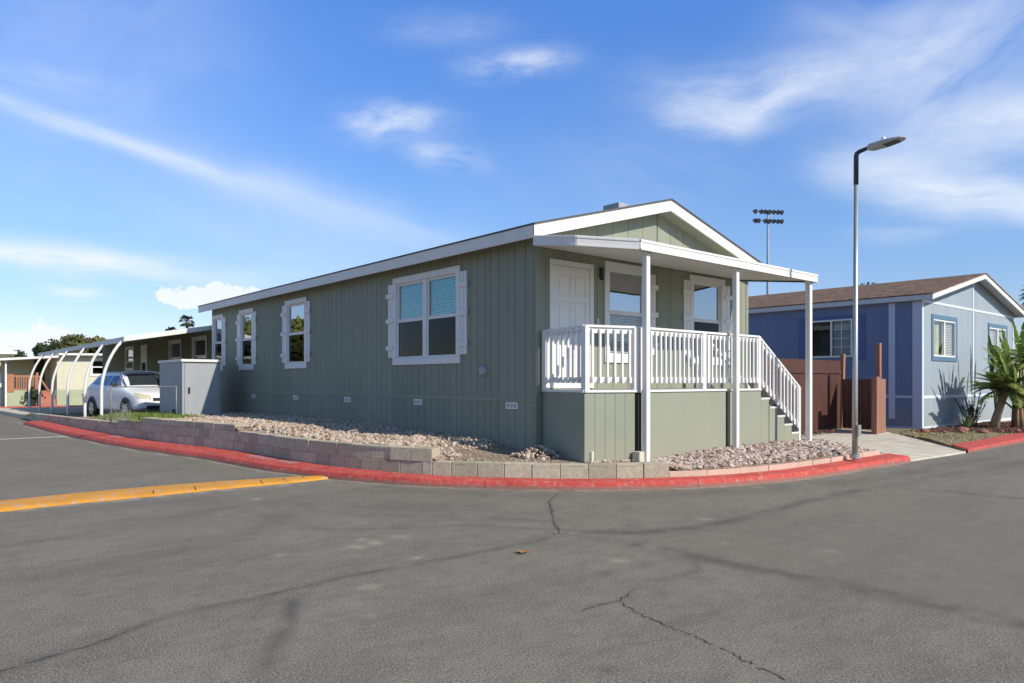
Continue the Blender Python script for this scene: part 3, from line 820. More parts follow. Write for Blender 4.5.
def window(parent, T, a0, a1, z0, z1, zm, double=False, blind='white', casing=M['white'], c=cs, lower=True, name='window', pane_mid=False, screen=True, blind_lower=False, lining=True, upper='glass'):
    i0, i1, j0, j1 = a0+c, a1-c, z0+c, z1-c
    mb = MB()
    mb.box(a0, a1, .004, .03, j1, z1, T); mb.box(a0, a1, .004, .034, z0, j0, T)
    mb.box(a0, i0, .004, .03, j0, j1, T); mb.box(i1, a1, .004, .03, j0, j1, T)
    # reveal
    mb.box(i0, i0+.012, -.10, .01, j0, j1, T); mb.box(i1-.012, i1, -.10, .01, j0, j1, T)
    mb.box(i0, i1, -.10, .008, j0, j0+.012, T); mb.box(i0, i1, -.10, .008, j1-.012, j1, T)
    w = mb.build(name, casing, parent, bevel=.003)
    sm = MB(); cols = [(i0+.012, (i0+i1)/2-.06), ((i0+i1)/2+.06, i1-.012)] if double else [(i0+.012, i1-.012)]
    if double: sm.box((i0+i1)/2-.06, (i0+i1)/2+.06, -.04, .02, j0+.012, j1-.012, T)
    for (x0, x1) in cols:
        for (q0, q1, dd) in ((j0+.012, zm, -.008), (zm, j1-.012, -.022)):
            e = .035
            sm.box(x0, x0+e, dd-.03, dd, q0, q1, T); sm.box(x1-e, x1, dd-.03, dd, q0, q1, T)
            sm.box(x0+e, x1-e, dd-.03, dd, q0, q0+e, T); sm.box(x0+e, x1-e, dd-.03, dd, q1-e, q1, T)
    sm.build('sash', M['white'], w, bevel=.002)
    for (x0, x1) in cols:
        g = MB(); g.quad([T(x0+.03, -.035, zm+.03), T(x1-.03, -.035, zm+.03), T(x1-.03, -.035, j1-.04), T(x0+.03, -.035, j1-.04)])
        g.build('pane', M[upper], w, recalc=False)
        g = MB(); g.quad([T(x0+.03, -.022, j0+.04), T(x1-.03, -.022, j0+.04), T(x1-.03, -.022, zm-.03), T(x0+.03, -.022, zm-.03)])
        g.build('pane', M['glass_screen'] if screen else M['glass'], w, recalc=False)
        if blind:
            bl = MB(); zz0 = (j0 if blind_lower else zm)+.02; zz = j1-.02
            while zz > zz0:
                bl.hexa([T(x0+.005, -.075, zz-.030), T(x1-.005, -.075, zz-.030), T(x1-.005, -.072, zz-.030), T(x0+.005, -.072, zz-.030),
                         T(x0+.005, -.060-.035, zz), T(x1-.005, -.060-.035, zz), T(x1-.005, -.092, zz), T(x0+.005, -.092, zz)])
                zz -= .038
            bl.build('blind', M['tealblind'] if blind == 'teal' else M['whiteblind'], w)
    if lining:
        r = MB(); d = -.75
        r.quad([T(i0, d, j0), T(i1, d, j0), T(i1, d, j1), T(i0, d, j1)])
        for p, q in (((i0, j0), (i1, j0)), ((i1, j0), (i1, j1)), ((i1, j1), (i0, j1)), ((i0, j1), (i0, j0))):
            r.quad([T(p[0], -.1, p[1]), T(q[0], -.1, q[1]), T(q[0], d, q[1]), T(p[0], d, p[1])])
        r.build('room_lining', M['interior'], w)
    return w
def shutter(parent, T, a0, a1, z0, z1, inner):
    """narrow board shutter with three cleats that lap over the casing; inner = the side the window is on"""
    mb = MB(); m = (a0+a1)/2
    mb.box(a0, m-.004, .002, .024, z0, z1, T); mb.box(m+.004, a1, .002, .024, z0, z1, T)
    h = z1-z0
    for f in (.13, .5, .84):
        e0, e1 = (a0-.045, a1+.03) if inner > 0 else (a0-.03, a1+.045)
        mb.box(e0, e1, .031, .052, z0+h*f-.045, z0+h*f+.045, T)
    return mb.build('shutter', M['white'], parent, bevel=.003)
for k, (a, b, dbl, hi, lo) in enumerate(LWIN):
    window(H, T1, a, b, WZ0, WZ1, WM, dbl, 'teal' if k == 0 else None, upper='glass' if k == 0 else 'glass_bright')
    if hi: shutter(H, T1, b+.005, hi, 1.98, 3.47, -1)
    shutter(H, T1, lo, a-.005, 1.98, 3.47, 1)
for k, (a, b, lo, hi) in enumerate(FWIN):
    window(H, T2, a, b, WZ0, WZ1, WM, False, 'white' if k == 0 else None, blind_lower=(k == 0), screen=(k == 1), upper='glass_bright')
    if hi: shutter(H, T2, b+.005, hi, 1.98, 3.47, -1)
    if lo: shutter(H, T2, lo, a-.005, 1.98, 3.47, 1)
# door
mb = MB()
d0, d1 = .285, 1.31; dz = 1.385; dt = 3.48
mb.box(d0, d0+.09, .003, .03, dz, dt, T2); mb.box(d1-.09, d1, .003, .03, dz, dt, T2); mb.box(d0+.09, d1-.09, .003, .03, dt-.09, dt, T2)
mb.build('door_frame', M['white'], H, bevel=.003)
mb = MB(); da, db = d0+.095, d1-.095; zt = dt-.095
xs = [da, da+.10, da+.375, da+.46, da+.735, db]; zs = [dz, dz+.2, dz+.72, dz+.86, dz+1.42, dz+1.52, dz+1.86, zt]
for i in range(5):
    for j in range(7):
        rec = i in (1, 3) and j in (1, 3, 5)
        if rec:
            mb.box(xs[i], xs[i+1], 0, .006, zs[j], zs[j+1], T2)
            mb.box(xs[i]+.035, xs[i+1]-.035, .006, .015, zs[j]+.035, zs[j+1]-.035, T2)
        else: mb.box(xs[i], xs[i+1], 0, .018, zs[j], zs[j+1], T2)
door = mb.build('door', M['white'], H, bevel=.004)
mb = MB(); mb.tube([T2(db-.06, .018, dz+.95), T2(db-.06, .075, dz+.95)], [.028, .03], 12); mb.build('handle', M['greymetal'], door, smooth=False)
# wall lamp, doorbell, side-wall vent, foundation vents
mb = MB(); mb.box(1.475, 1.535, .0, .05, 3.28, 3.46, T2); mb.box(1.488, 1.522, .01, .07, 3.24, 3.28, T2); mb.build('wall_lamp', M['darkmetal'], H, bevel=.01)
mb = MB(); mb.box(1.42, 1.45, .0, .015, 2.48, 2.58, T2); mb.build('doorbell', M['white'], H, bevel=.003)
mb = MB(); mb.tube([T1(1.32, 0, 1.68), T1(1.32, .06, 1.68), T1(1.32, .085, 1.675)], [.095, .085, .045], 20)
mb.build('wall_vent', M['greymetal'], H, bevel=.004)
for (px, v, z) in ((512, .58, 1.10), (418, 3.38, 1.10), (349, 6.25, 1.09), (295, 9.0, 1.09), (253, 11.85, 1.08)):
    mb = MB(); w = .15
    mb.box(v-w, v+w, .0, .014, z-.055, z+.055, T1)
    for i in range(3): mb.box(v-w+.03+i*.09, v-w+.085+i*.09, .014, .02, z-.03, z+.03, T1, 1)
    mb.build('foundation_vent', [M['white'], M['greymetal']], H, bevel=.002)

# porch roof
def pz(x, y): return 3.60+y/1.75*.21
PR = [(-.35, -.335), (-.17, -1.06), (.41, -1.75), (5.69, -1.75), (5.69, -.02), (0.0, -.02), (-.02, -.335)]
mb = MB(); mb.prism(PR, lambda x, y: pz(x, y)+.04, lambda x, y: pz(x, y)+.135)
proof = mb.build('porch_roof', M['ceiling'], H)
mb = MB()
def fascia(mb, p, q, th=.025, lo=0, hi=.155):
    dx, dy = q[0]-p[0], q[1]-p[1]; l = math.hypot(dx, dy); nx_, ny_ = dy/l*th, -dx/l*th
    mb.hexa([(p[0], p[1], pz(*p)+lo), (q[0], q[1], pz(*q)+lo), (q[0]+nx_, q[1]+ny_, pz(*q)+lo), (p[0]+nx_, p[1]+ny_, pz(*p)+lo),
             (p[0], p[1], pz(*p)+hi), (q[0], q[1], pz(*q)+hi), (q[0]+nx_, q[1]+ny_, pz(*q)+hi), (p[0]+nx_, p[1]+ny_, pz(*p)+hi)])
for p, q in ((PR[0], PR[1]), (PR[1], PR[2]), (PR[2], PR[3]), (PR[3], PR[4])):
    fascia(mb, p, q)
    fascia(mb, p, q, .034, .115, .15); fascia(mb, p, q, .030, .0, .03)
mb.build('gutter_fascia', M['trim'], proof, bevel=.003)
for (u, w) in ((.677, .085), (3.05, .085), (5.56, .095)):
    v = -1.66
    zb = zlot(u, v)-.05
    mb = MB(); mb.box(u-w/2, u+w/2, v-w/2, v+w/2, zb, pz(u, v)+.045)
    post = mb.build('porch_post', M['white'], H, bevel=.006)
    mb = MB(); mb.box(u-.08, u+.08, v-.045, v+.045, pz(u, v)-.03, pz(u, v)+.03); mb.build('bracket', M['white'], post)

# deck
DZ = 1.3725
DP = [(.12, -.02), (-.216, -1.264), (.64, -1.537), (4.05, -1.537), (4.05, -.02)]
mb = MB(); mb.prism(DP, DZ-.04, DZ-.004); deck = mb.build('deck', M['deck'], H)
def strip(mb, p, q, z0, z1, out0, out1, mi=0):
    dx, dy = q[0]-p[0], q[1]-p[1]; l = math.hypot(dx, dy); nx_, ny_ = dy/l, -dx/l
    P_ = lambda r, o, z: (r[0]+nx_*o, r[1]+ny_*o, z)
    mb.hexa([P_(p, out0, z0), P_(q, out0, z0), P_(q, out1, z0), P_(p, out1, z0), P_(p, out0, z1), P_(q, out0, z1), P_(q, out1, z1), P_(p, out1, z1)], mi)
def lp(p, q, t): return (p[0]+(q[0]-p[0])*t, p[1]+(q[1]-p[1])*t)
mb = MB()
for p, q in ((DP[0], DP[1]), (DP[1], lp(DP[1], DP[2], .985)), ((.72, -1.537), (2.94, -1.537)), ((3.0, -1.537), (4.05, -1.537))): strip(mb, p, q, DZ-.035, DZ, -.01, .022)
mb.build('deck_trim', M['white'], deck, bevel=.003)
# skirting
mb = MB()
strip(mb, DP[0], DP[1], .25, DZ-.037, -.02, .0)
n = 5
for i in range(n):
    strip(mb, lp(DP[1], DP[2], i/n*.94+.003), lp(DP[1], DP[2], (i+1)/n*.94-.003), .25, DZ-.037, -.02, 0)
strip(mb, DP[1], lp(DP[1], DP[2], .94), .25, DZ-.037, -.03, -.006)
sk = mb.build('deck_skirting', M['sage_smooth'], H)
mb = MB()
def slab(u0, u1, z1): mb.box(u0, u1, -1.537, -1.52, .2, z1)
slab(.72, 2.94, DZ-.037); slab(3.0, 4.05, DZ-.037)
rise = (DZ-.37)/6; run = .272
for k in range(5):
    slab(4.05+k*run+(.004 if k != 1 else .03), 4.05+(k+1)*run, DZ-(k+1)*rise-.035)
mb.box(4.32, 4.36, -1.548, -1.537, .2, DZ-rise*2+.03)
mb.build('deck_skirting', M['sage_smooth'], H)
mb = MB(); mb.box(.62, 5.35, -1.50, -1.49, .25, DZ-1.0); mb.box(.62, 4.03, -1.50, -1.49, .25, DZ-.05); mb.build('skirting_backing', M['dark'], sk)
mb = MB()
for k in range(5):
    mb.box(4.05+k*run, 4.05+(k+1)*run+.03, -1.545, -.45, DZ-(k+1)*rise-.035, DZ-(k+1)*rise)
    mb.box(4.05+k*run, 4.05+k*run+.02, -1.51, -.45, DZ-(k+1)*rise, DZ-k*rise-.036)
mb.box(4.05+5*run, 4.05+5*run+.02, -1.51, -.45, .3, DZ-5*rise-.036)
mb.build('stairs', M['steps'], H, bevel=.004)
# railing
def rail_section(p, q, z0a, z0b, nb, name='railing', endpost=(True, True), outer=.0):
    """rails between p and q (2-D), floor heights z0a / z0b at the ends"""
    mb = MB(); pw = .045
    P3 = lambda r, z: (r[0], r[1], z)
    for flag, r, z in ((endpost[0], p, z0a), (endpost[1], q, z0b)):
        if flag: mb.box(r[0]-pw, r[0]+pw, r[1]-pw, r[1]+pw, z-(.0 if z > 1 else .1), z+.93)
    mb.bar(P3(p, z0a+.925), P3(q, z0b+.925), .085, .035); mb.bar(P3(p, z0a+.86), P3(q, z0b+.86), .035, .07)
    mb.bar(P3(p, z0a+.155), P3(q, z0b+.155), .035, .07)
    rl = mb.build(name, M['white'], H, bevel=.004)
    L = math.hypot(q[0]-p[0], q[1]-p[1]); dx, dy = (q[0]-p[0])/L, (q[1]-p[1])/L; nx_, ny_ = dy*.034, -dx*.034
    for k in range(nb):
        t = (k+.8)/(nb+.6)
        x, y = lp(p, q, t); z = z0a+(z0b-z0a)*t
        b = MB(); hx = .016
        a = [(x+nx_+dx*hx*s1+ny_*.5*s2, y+ny_+dy*hx*s1-nx_*.5*s2) for s1, s2 in ((-1, -1), (1, -1), (1, 1), (-1, 1))]
        a = [(x+nx_+dx*hx*s1+nx_/.034*.016*s2, y+ny_+dy*hx*s1+ny_/.034*.016*s2) for s1, s2 in ((-1, -1), (1, -1), (1, 1), (-1, 1))]
        b.hexa([(c[0], c[1], z+.11) for c in a]+[(c[0], c[1], z+.885) for c in a])
        b.box(x+nx_-.024, x+nx_+.024, y+ny_-.024, y+ny_+.024, z+.10, z+.19)
        b.build('baluster', M['white'], rl)
    return rl
c1 = (-.17, -1.235); c0 = (.13, -.09); c2 = (.62, -1.497); c3 = (2.33, -1.497); c4 = (4.01, -1.497)
rail_section(c0, c1, DZ, DZ, 7)
rail_section(c1, lp(c1, c2, .98), DZ, DZ, 6, endpost=(False, True))
rail_section((.74, -1.497), c3, DZ, DZ, 13, endpost=(True, True))
rail_section(c3, c4, DZ, DZ, 14, endpost=(False, True))
rail_section(c4, (5.46, -1.497), DZ, DZ-5.45*rise, 11, endpost=(False, True))
mb = MB(); mb.bar((4.05, -1.50, DZ-.06), (5.44, -1.50, DZ-5.5*rise+.02), .03, .16); mb.build('stair_stringer', M['dark'], H)
mb = MB(); mb.box(4.0-.045, 4.045, -.5, -.41, DZ, DZ+.93); mb.bar((4.0, -.45, DZ+.925), (5.4, -.45, DZ+.93-5.4*rise), .07, .035); mb.box(5.36, 5.44, -.49, -.41, .3, DZ+.93-5.4*rise); mb.build('railing', M['white'], H, bevel=.004)
for k, (x, y, rr, lab) in enumerate(((-.07, -1.24, .3, 'grey concrete block at the left corner of the porch skirting'), (.60, -1.60, 0, 'grey concrete block beside the foot of the first porch post'))):
    mb = MB(); w = .085
    ca_, sa_ = math.cos(rr), math.sin(rr)
    Tb = lambda a, d_, z: (x+a*ca_-d_*sa_, y+a*sa_+d_*ca_, z)
    mb.box(-w, w, -w*.8, w*.8, .30, .30+.19-.02*k, Tb)
    tagp(mb.build('concrete_block', M['concrete'], origin=(x, y, .3), bevel=.008), lab, 'concrete block')

# ------------------------------------------------------------------ storage locker
S = thing('storage_locker', (-1.33, 13.2, .5), 'tall plain grey metal storage locker standing near the far end of the green house', 'storage locker')
mb = MB(); mb.box(-1.83, -.83, 12.12, 14.3, .45, 2.03); mb.build('body', M['shed'], S, bevel=.008)
mb = MB(); mb.box(-1.87, -.79, 12.06, 14.34, 2.03, 2.10); mb.build('lid', M['trim'], S, bevel=.006)
mb = MB(); mb.box(-1.835, -1.79, 12.105, 12.12, .47, 2.03); mb.box(-.87, -.825, 12.105, 12.12, .47, 2.03); mb.box(-1.79, -.87, 12.105, 12.12, .47, .55); mb.build('corner_trim', M['shed'], S, bevel=.003)
mb = MB(); mb.box(-1.77, -.89, 12.10, 12.12, .58, 1.99)
dr = mb.build('door', M['shed'], S, bevel=.004)
mb = MB(); mb.box(-1.68, -1.64, 12.05, 12.10, 1.18, 1.34); mb.build('handle', M['darkmetal'], dr, bevel=.004)
mb = MB(); mb.box(-1.845, -1.83, 12.7, 13.0, .56, .72); mb.build('vent', M['dark'], S)

# ------------------------------------------------------------------ neighbouring home with carport
NB = thing('neighbour_home', (.5, 16.8, .3), 'olive green mobile home with long white carport roof on curved posts', 'house')
mb = MB(); T3 = Tside(.5)
nwin = [(17.5, 18.9), (20.4, 21.8), (27.5, 28.9)]
grooved_wall(mb, T3, 16.8, 34, .05, 3.33, [(a, b, 2.25, 3.02) for a, b in nwin], pitch=.4)
mb.quad([(.5, 16.8, .05), (7, 16.8, .05), (7, 16.8, 4.0), (3.75, 16.8, 3.9), (.5, 16.8, 3.35)])
mb.build('wall', M['olive'], NB)
mb = MB(); mb.quad([(.5, 34, .05), (7, 34, .05), (7, 34, 3.9), (.5, 34, 3.35)]); mb.build('rear_wall', M['olive'], NB)
for a, b in nwin:
    window(NB, T3, a-.1, b+.1, 1.6 if a < 27 else 2.0, 3.1, 2.4, False, None, c=.1, casing=M['trim'], screen=True)
mb = MB(); mb.box(25.1, 26.1, .0, .04, .9, 3.08, T3); nd = mb.build('door', M['trim'], NB, bevel=.004)
mb = MB(); mb.box(25.3, 25.9, .04, .05, 1.4, 2.3, T3); mb.build('pane', M['dark'], nd)
rzN = lambda x: 2.86+(x+2.4)*.182
def roofN(x0, x1, y0, y1, lo, hi): return [(x0, y0, rzN(x0)+lo), (x1, y0, rzN(x1)+lo), (x1, y1, rzN(x1)+lo), (x0, y1, rzN(x0)+lo), (x0, y0, rzN(x0)+hi), (x1, y0, rzN(x1)+hi), (x1, y1, rzN(x1)+hi), (x0, y1, rzN(x0)+hi)]
mb = MB(); mb.hexa(roofN(-2.38, 3.7, 16.03, 33.4, -.02, .0)); mb.hexa([(3.7, 16.03, rzN(3.7)-.02), (9, 16.03, 3.2), (9, 33.4, 3.2), (3.7, 33.4, rzN(3.7)-.02), (3.7, 16.03, rzN(3.7)), (9, 16.03, 3.22), (9, 33.4, 3.22), (3.7, 33.4, rzN(3.7))])
nr = mb.build('carport_roof', M['ceiling'], NB)
mb = MB(); mb.hexa(roofN(-2.4, 3.7, 16.0, 16.03, -.14, .01)); mb.hexa(roofN(-2.41, -2.38, 16.03, 33.4, -.16, .01)); mb.build('fascia', M['trim'], nr, bevel=.003)
y = 17.2
while y < 33:
    mb = MB(); mb.hexa(roofN(-2.3, .45, y, y+.07, -.12, -.022)); mb.build('rafter', M['ceiling'], nr); y += 1.6
posts = []
for v in (16.2, 18.7, 21.8, 25.2, 28.5, 31.6):
    mb = MB(); pp = [(-2.97, v, .05), (-2.97, v, .6), (-2.97, v, 1.25)]
    for k in range(1, 9):
        t = k/8; pp.append((-2.97+.56*t**1.7, v, 1.25+1.48*(1-(1-t)**1.15)))
    mb.tube(pp, .045, 10)
    mb.build('carport_post', M['white'], NB, smooth=True)

# low chain-link fence on the wall
Fc = thing('chain_link_fence', (-3.67, 11.5, .5), 'short grey chain link fence panel in front of the parked white car', 'fence')
for (u, v, h) in ((-3.67, 11.51, 1.40), (-2.15, 11.51, 1.38)):
    mb = MB(); mb.tube([(u, v, .45), (u, v, h)], .020, 8); mb.build('post', M['fencemetal'], Fc, smooth=True)
mb = MB(); mb.tube([(-3.67, 11.51, 1.36), (-2.15, 11.51, 1.36)], .014, 6); mb.build('rail', M['fencemetal'], Fc, smooth=True)
mb = MB()
u = -3.67
for k in range(8):
    a = -3.64+k*.075
    mb.bar((a, 11.51, .52), (a+.38 if a+.38 < -3.2 else -3.2, 11.51, .52+(.38 if a+.38 < -3.2 else -3.2-a)*1.2), .008, .008)
    mb.bar((a+.05, 11.51, .52+.0), (max(-3.66, a-.35), 11.51, .52+(a+.05-max(-3.66, a-.35))*1.2), .008, .008)
mb.build('mesh', M['fencemetal'], Fc)

# grass by the car
mb = MB()
for k in range(4200):
    x = RNG.uniform(-3.3, -1.8); y = RNG.uniform(10.2, 14.4) if RNG.random() < .9 else RNG.uniform(14.4, 15.8)
    if x > -1.25 and y > 14.2: continue
    z = zlot(x, y); h = RNG.uniform(.03, .10)*(1.6 if RNG.random() < .1 else 1); a = RNG.uniform(0, 6.28); w = .012
    dx, dy = math.cos(a)*w, math.sin(a)*w
    mb.quad([(x-dx, y-dy, z), (x+dx, y+dy, z), (x+RNG.normal()*.02, y+RNG.normal()*.02, z+h)], tint=RNG.random())
tagp(mb.build('grass', M['leaf_grass'], tint=True, recalc=False), 'thin patchy lawn between the car and the block wall', 'grass', kind='stuff')

# ------------------------------------------------------------------ the parked car (nose towards -v)
def make_car(x0, y0, z0):
    C = thing('parked_car', (x0, y0+2, z0), 'white hatchback parked nose out under the carport', 'car')
    # station: s, roof/hood centre z, upper half width, shoulder z, shoulder half width, is cabin
    ST = [(0.00, .62, .45, .56, .50), (.05, .74, .62, .64, .70), (.18, .84, .70, .74, .80), (.45, .92, .72, .84, .84), (.85, 1.0, .72, .92, .86), (1.05, 1.04, .70, .97, .865),
          (1.45, 1.30, .62, 1.00, .87), (1.80, 1.50, .58, 1.02, .87), (2.10, 1.555, .59, 1.03, .87), (2.7, 1.565, .60, 1.04, .87), (3.3, 1.54, .59, 1.06, .865), (3.7, 1.48, .57, 1.07, .86), (3.95, 1.25, .60, 1.05, .84), (4.10, 1.02, .66, .95, .80), (4.16, .6, .66, .55, .76)]
    W = 0.87
    def ring(st):
        s, zt, ut, zs, us = st
        low = .24 if .25 < s < 4.0 else .30
        if s < .06: low = .34
        return [(0, zt), (ut*.55, zt-.008), (ut*.88, zt-.03), (ut, zt-.07), ((ut*.35+us*.65), zs+(zt-.07-zs)*.18+.0), (us, zs-.03), (us*1.005, (zs+low)/2+.05), (us*.995, low+.1), (us*.94, low), (0, low)]
    V = []; F = []; rings = []
    for st in ST:
        r = ring(st); full = [(x, z) for x, z in r]+[(-x, z) for x, z in r[-2:0:-1]]
        rings.append([len(V)+i for i in range(len(full))])
        for (x, z) in full: V.append((x0+x, y0+st[0], z0+z))
    n = len(rings[0])
    body = MB(); glassW = MB(); glassS = MB()
    Fc_ = []
    for i in range(len(ST)-1):
        for j in range(n):
            q = (rings[i][j], rings[i][(j+1) % n], rings[i+1][(j+1) % n], rings[i+1][j])
            Fc_.append((i, j, q))
    bm_ = MB(); bm_.v = V; bm_.t = [.5]*len(V)
    top = {0, 1, n-1, n-2}; side = {3, n-4}
    for i, j, q in Fc_:
        bm_.f.append(q); bm_.mi.append(0)
    bm_.f.append(tuple(rings[0])); bm_.mi.append(0); bm_.f.append(tuple(rings[-1][::-1])); bm_.mi.append(0)
    b = bm_.build('body', M['carpaint'], C, smooth=True)
    ss = b.modifiers.new('s', 'SUBSURF'); ss.levels = 2; ss.render_levels = 2
    # glazing draped a few mm outside the bodywork
    bpy.context.view_layer.update()
    from mathutils.bvhtree import BVHTree
    dg = bpy.context.evaluated_depsgraph_get(); bvh = BVHTree.FromObject(b, dg); base = wloc(C)
    def drape(name, q, d, mat, off=.008, nu=8, nv=5):
        d = Vector(d).normalized(); mb_ = MB(); G = []
        for i in range(nu+1):
            row = []
            for j in range(nv+1):
                a_ = Vector(q[0]).lerp(Vector(q[1]), i/nu); c_ = Vector(q[3]).lerp(Vector(q[2]), i/nu); p = a_.lerp(c_, j/nv)
                o_ = p-base-d*.6; h = bvh.ray_cast(o_, d, 1.5)
                row.append(base+h[0]-d*off if h[0] is not None else p)
            G.append(row)
        for i in range(nu):
            for j in range(nv): mb_.quad([tuple(G[i][j]), tuple(G[i+1][j]), tuple(G[i+1][j+1]), tuple(G[i][j+1])])
        return mb_.build(name, mat, C, recalc=False, smooth=True)
    yy = lambda s: y0+s
    drape('windscreen', [(x0-.70, yy(1.12), z0+1.08), (x0+.70, yy(1.12), z0+1.08), (x0+.56, yy(1.78), z0+1.47), (x0-.56, yy(1.78), z0+1.47)], (0, .8, -.6), M['carglassdark'])
    for sx in (-1, 1):
        X0 = lambda w: x0+sx*w
        for pts in ([(X0(.8), yy(1.36), z0+1.07), (X0(.8), yy(2.24), z0+1.07), (X0(.8), yy(2.24), z0+1.42), (X0(.8), yy(1.86), z0+1.41)],
                    [(X0(.8), yy(2.32), z0+1.07), (X0(.8), yy(3.12), z0+1.09), (X0(.8), yy(3.10), z0+1.40), (X0(.8), yy(2.32), z0+1.42)],
                    [(X0(.8), yy(3.20), z0+1.10), (X0(.8), yy(3.72), z0+1.14), (X0(.8), yy(3.48), z0+1.34), (X0(.8), yy(3.19), z0+1.39)]):
            drape('side_window', pts, (-sx, 0, -.15), M['carglassside'])
        # mirror
        m = MB(); m.box(X0(.88) if sx > 0 else X0(1.05), X0(1.05) if sx > 0 else X0(.88), yy(1.35), yy(1.47), z0+1.02, z0+1.16); m.build('mirror', M['blackplastic'], C, bevel=.02)
        # headlight
        m = MB(); m.v = []; _ = ([(X0(.40), yy(.045), z0+.60), (X0(.79), yy(.18), z0+.60), (X0(.875), yy(.60), z0+.76), (X0(.5), yy(.20), z0+.66),
                          (X0(.46), yy(.055), z0+.76), (X0(.76), yy(.17), z0+.86), (X0(.87), yy(.68), z0+.93), (X0(.5), yy(.25), z0+.82)])
        drape('headlight', [(X0(.42), yy(0), z0+.64), (X0(.80), yy(.1), z0+.68), (X0(.83), yy(.4), z0+.86), (X0(.44), yy(0), z0+.77)], (-sx*.55, .8, -.1), M['headlamp'], off=.012)
        m = MB(); m.tube([(X0(.60), yy(.05), z0+.42), (X0(.60), yy(.12), z0+.42)], .055, 12); m.build('fog_lamp', M['headlamp'], C)
        for s in (.80, 3.42):
            # arch
            m = MB(); c_ = Vector((X0(.868), yy(s), z0+.32))
            pts = [c_+Vector((0, .39*math.cos(t), .39*math.sin(t))) for t in np.linspace(-.25, math.pi+.25, 18)]
            a = MB(); k = len(a.v)
            a.quad([tuple(p+Vector((sx*.012, 0, 0))) for p in pts]); a.build('wheel_arch', M['blackplastic'], C, recalc=False)
            m = MB(); m.tube([(X0(.70), yy(s), z0+.31), (X0(.72), yy(s), z0+.31), (X0(.875), yy(s), z0+.31), (X0(.89), yy(s), z0+.31)], [.27, .31, .31, .285], 28)
            wh = m.build('wheel', M['tyre'], C, smooth=False)
            r = MB(); r.tube([(X0(.888), yy(s), z0+.31), (X0(.893), yy(s), z0+.31)], .205, 24)
            r.build('rim', M['alloy'], wh)
            h = MB()
            for q in range(5):
                t = 2*math.pi*q/5+.35
                h.bar((X0(.895), yy(s)+.1*math.cos(t), z0+.31+.1*math.sin(t)), (X0(.895), yy(s)+.19*math.cos(t), z0+.31+.19*math.sin(t)), .05, .004, up=(1, 0, 0))
            h.build('spoke_set', M['blackplastic'], wh)
    m = MB(); m.box(x0-.36, x0+.36, yy(-.015), yy(.05), z0+.60, z0+.69); m.build('grille', M['blackplastic'], C, bevel=.01)
    m = MB(); m.box(x0-.55, x0+.55, yy(.0), yy(.10), z0+.34, z0+.45); m.build('lower_grille', M['blackplastic'], C, bevel=.01)
    m = MB(); m.hexa([(x0-.60, yy(.03), z0+.47), (x0+.60, yy(.03), z0+.47), (x0+.72, yy(.2), z0+.47), (x0-.72, yy(.2), z0+.47), (x0-.60, yy(.0), z0+.58), (x0+.60, yy(.0), z0+.58), (x0+.74, yy(.2), z0+.58), (x0-.74, yy(.2), z0+.58)]); m.build('bumper', M['carpaint'], C, bevel=.03)
    m = MB(); m.tube([(x0-.045, yy(-.025), z0+.645), (x0-.045, yy(-.015), z0+.645)], .05, 16); m.build('badge', M['alloy'], C)
    # windscreen surround
    m = MB(); m.tube([(x0-.70, yy(1.06), z0+1.07), (x0-.60, yy(1.72), z0+1.50), (x0-.3, yy(1.84), z0+1.55), (x0+.3, yy(1.84), z0+1.55), (x0+.60, yy(1.72), z0+1.50), (x0+.70, yy(1.06), z0+1.07)], .022, 8); m.build('windscreen_frame', M['carpaint'], C, smooth=True)
    return C
M['carglassside'] = pm('car_side_window', (.03, .06, .14), .05, .1, 3, spec=1.0)
M['carglassdark'] = pm('car_window', (.03, .04, .045), .04, .1, 3, spec=1.0)
make_car(-1.55, 16.1, .29).rotation_euler = (0, 0, R(10))
# wheelie bin in the carport
mb = MB(); mb.hexa([(-1.53, 27, .15), (-1.27, 27, .15), (-1.27, 27.3, .15), (-1.53, 27.3, .15), (-1.56, 26.97, .9), (-1.24, 26.97, .9), (-1.24, 27.33, .9), (-1.56, 27.33, .9)])
Wb = thing('wheelie_bin', (-1.65, 27.2, .15), 'dark waste bin standing deep under the carport behind the car', 'waste bin')
mb.build('bin_body', M['blackplastic'], Wb, bevel=.02)
mb = MB(); mb.box(-1.58, -1.22, 26.94, 27.36, .9, .95); mb.build('lid', M['blackplastic'], Wb, bevel=.02)

# ------------------------------------------------------------------ yellow house beyond the junction
mb = MB(); mb.prism([(-12, 38.4), (30, 38.4), (30, 70), (-12, 70)], -.02, .10); tagp(mb.build('lot_ground', M['dirt']), 'ground of the lots beyond the side street', kind='structure')
mb = MB(); mb.box(-12, 30, 38.15, 38.4, 0, .14); tagp(mb.build('kerb', M['redcurb'], bevel=.03), 'red painted kerb on the far side of the junction', kind='structure')
YH = thing('yellow_house', (2, 40.5, .1), 'pale yellow mobile home beyond the carport with reddish entrance steps', 'house')
T5 = Tfront(40.2)
mb = MB()
grooved_wall(mb, T5, -.62, 7, 1.0, 3.02, [(1.15, 1.9, 1.9, 2.75)], pitch=.6)
mb.quad([(-.62, 40.2, 1.0), (-.62, 43.2, 1.0), (-.62, 43.2, 3.02), (-.62, 40.2, 3.02)])
mb.quad([(-3.0, 43.2, .1), (-.62, 43.2, .1), (-.62, 43.2, 2.85), (-3.0, 43.2, 2.7)])
mb.build('wall', M['yellow'], YH)
mb = MB(); mb.box(-.63, 7, 40.19, 40.22, .1, 1.02); mb.build('skirting', M['palegreen'], YH)
window(YH, T5, 1.05, 2.0, 1.8, 2.85, 2.35, False, None, c=.1, casing=M['trim'])
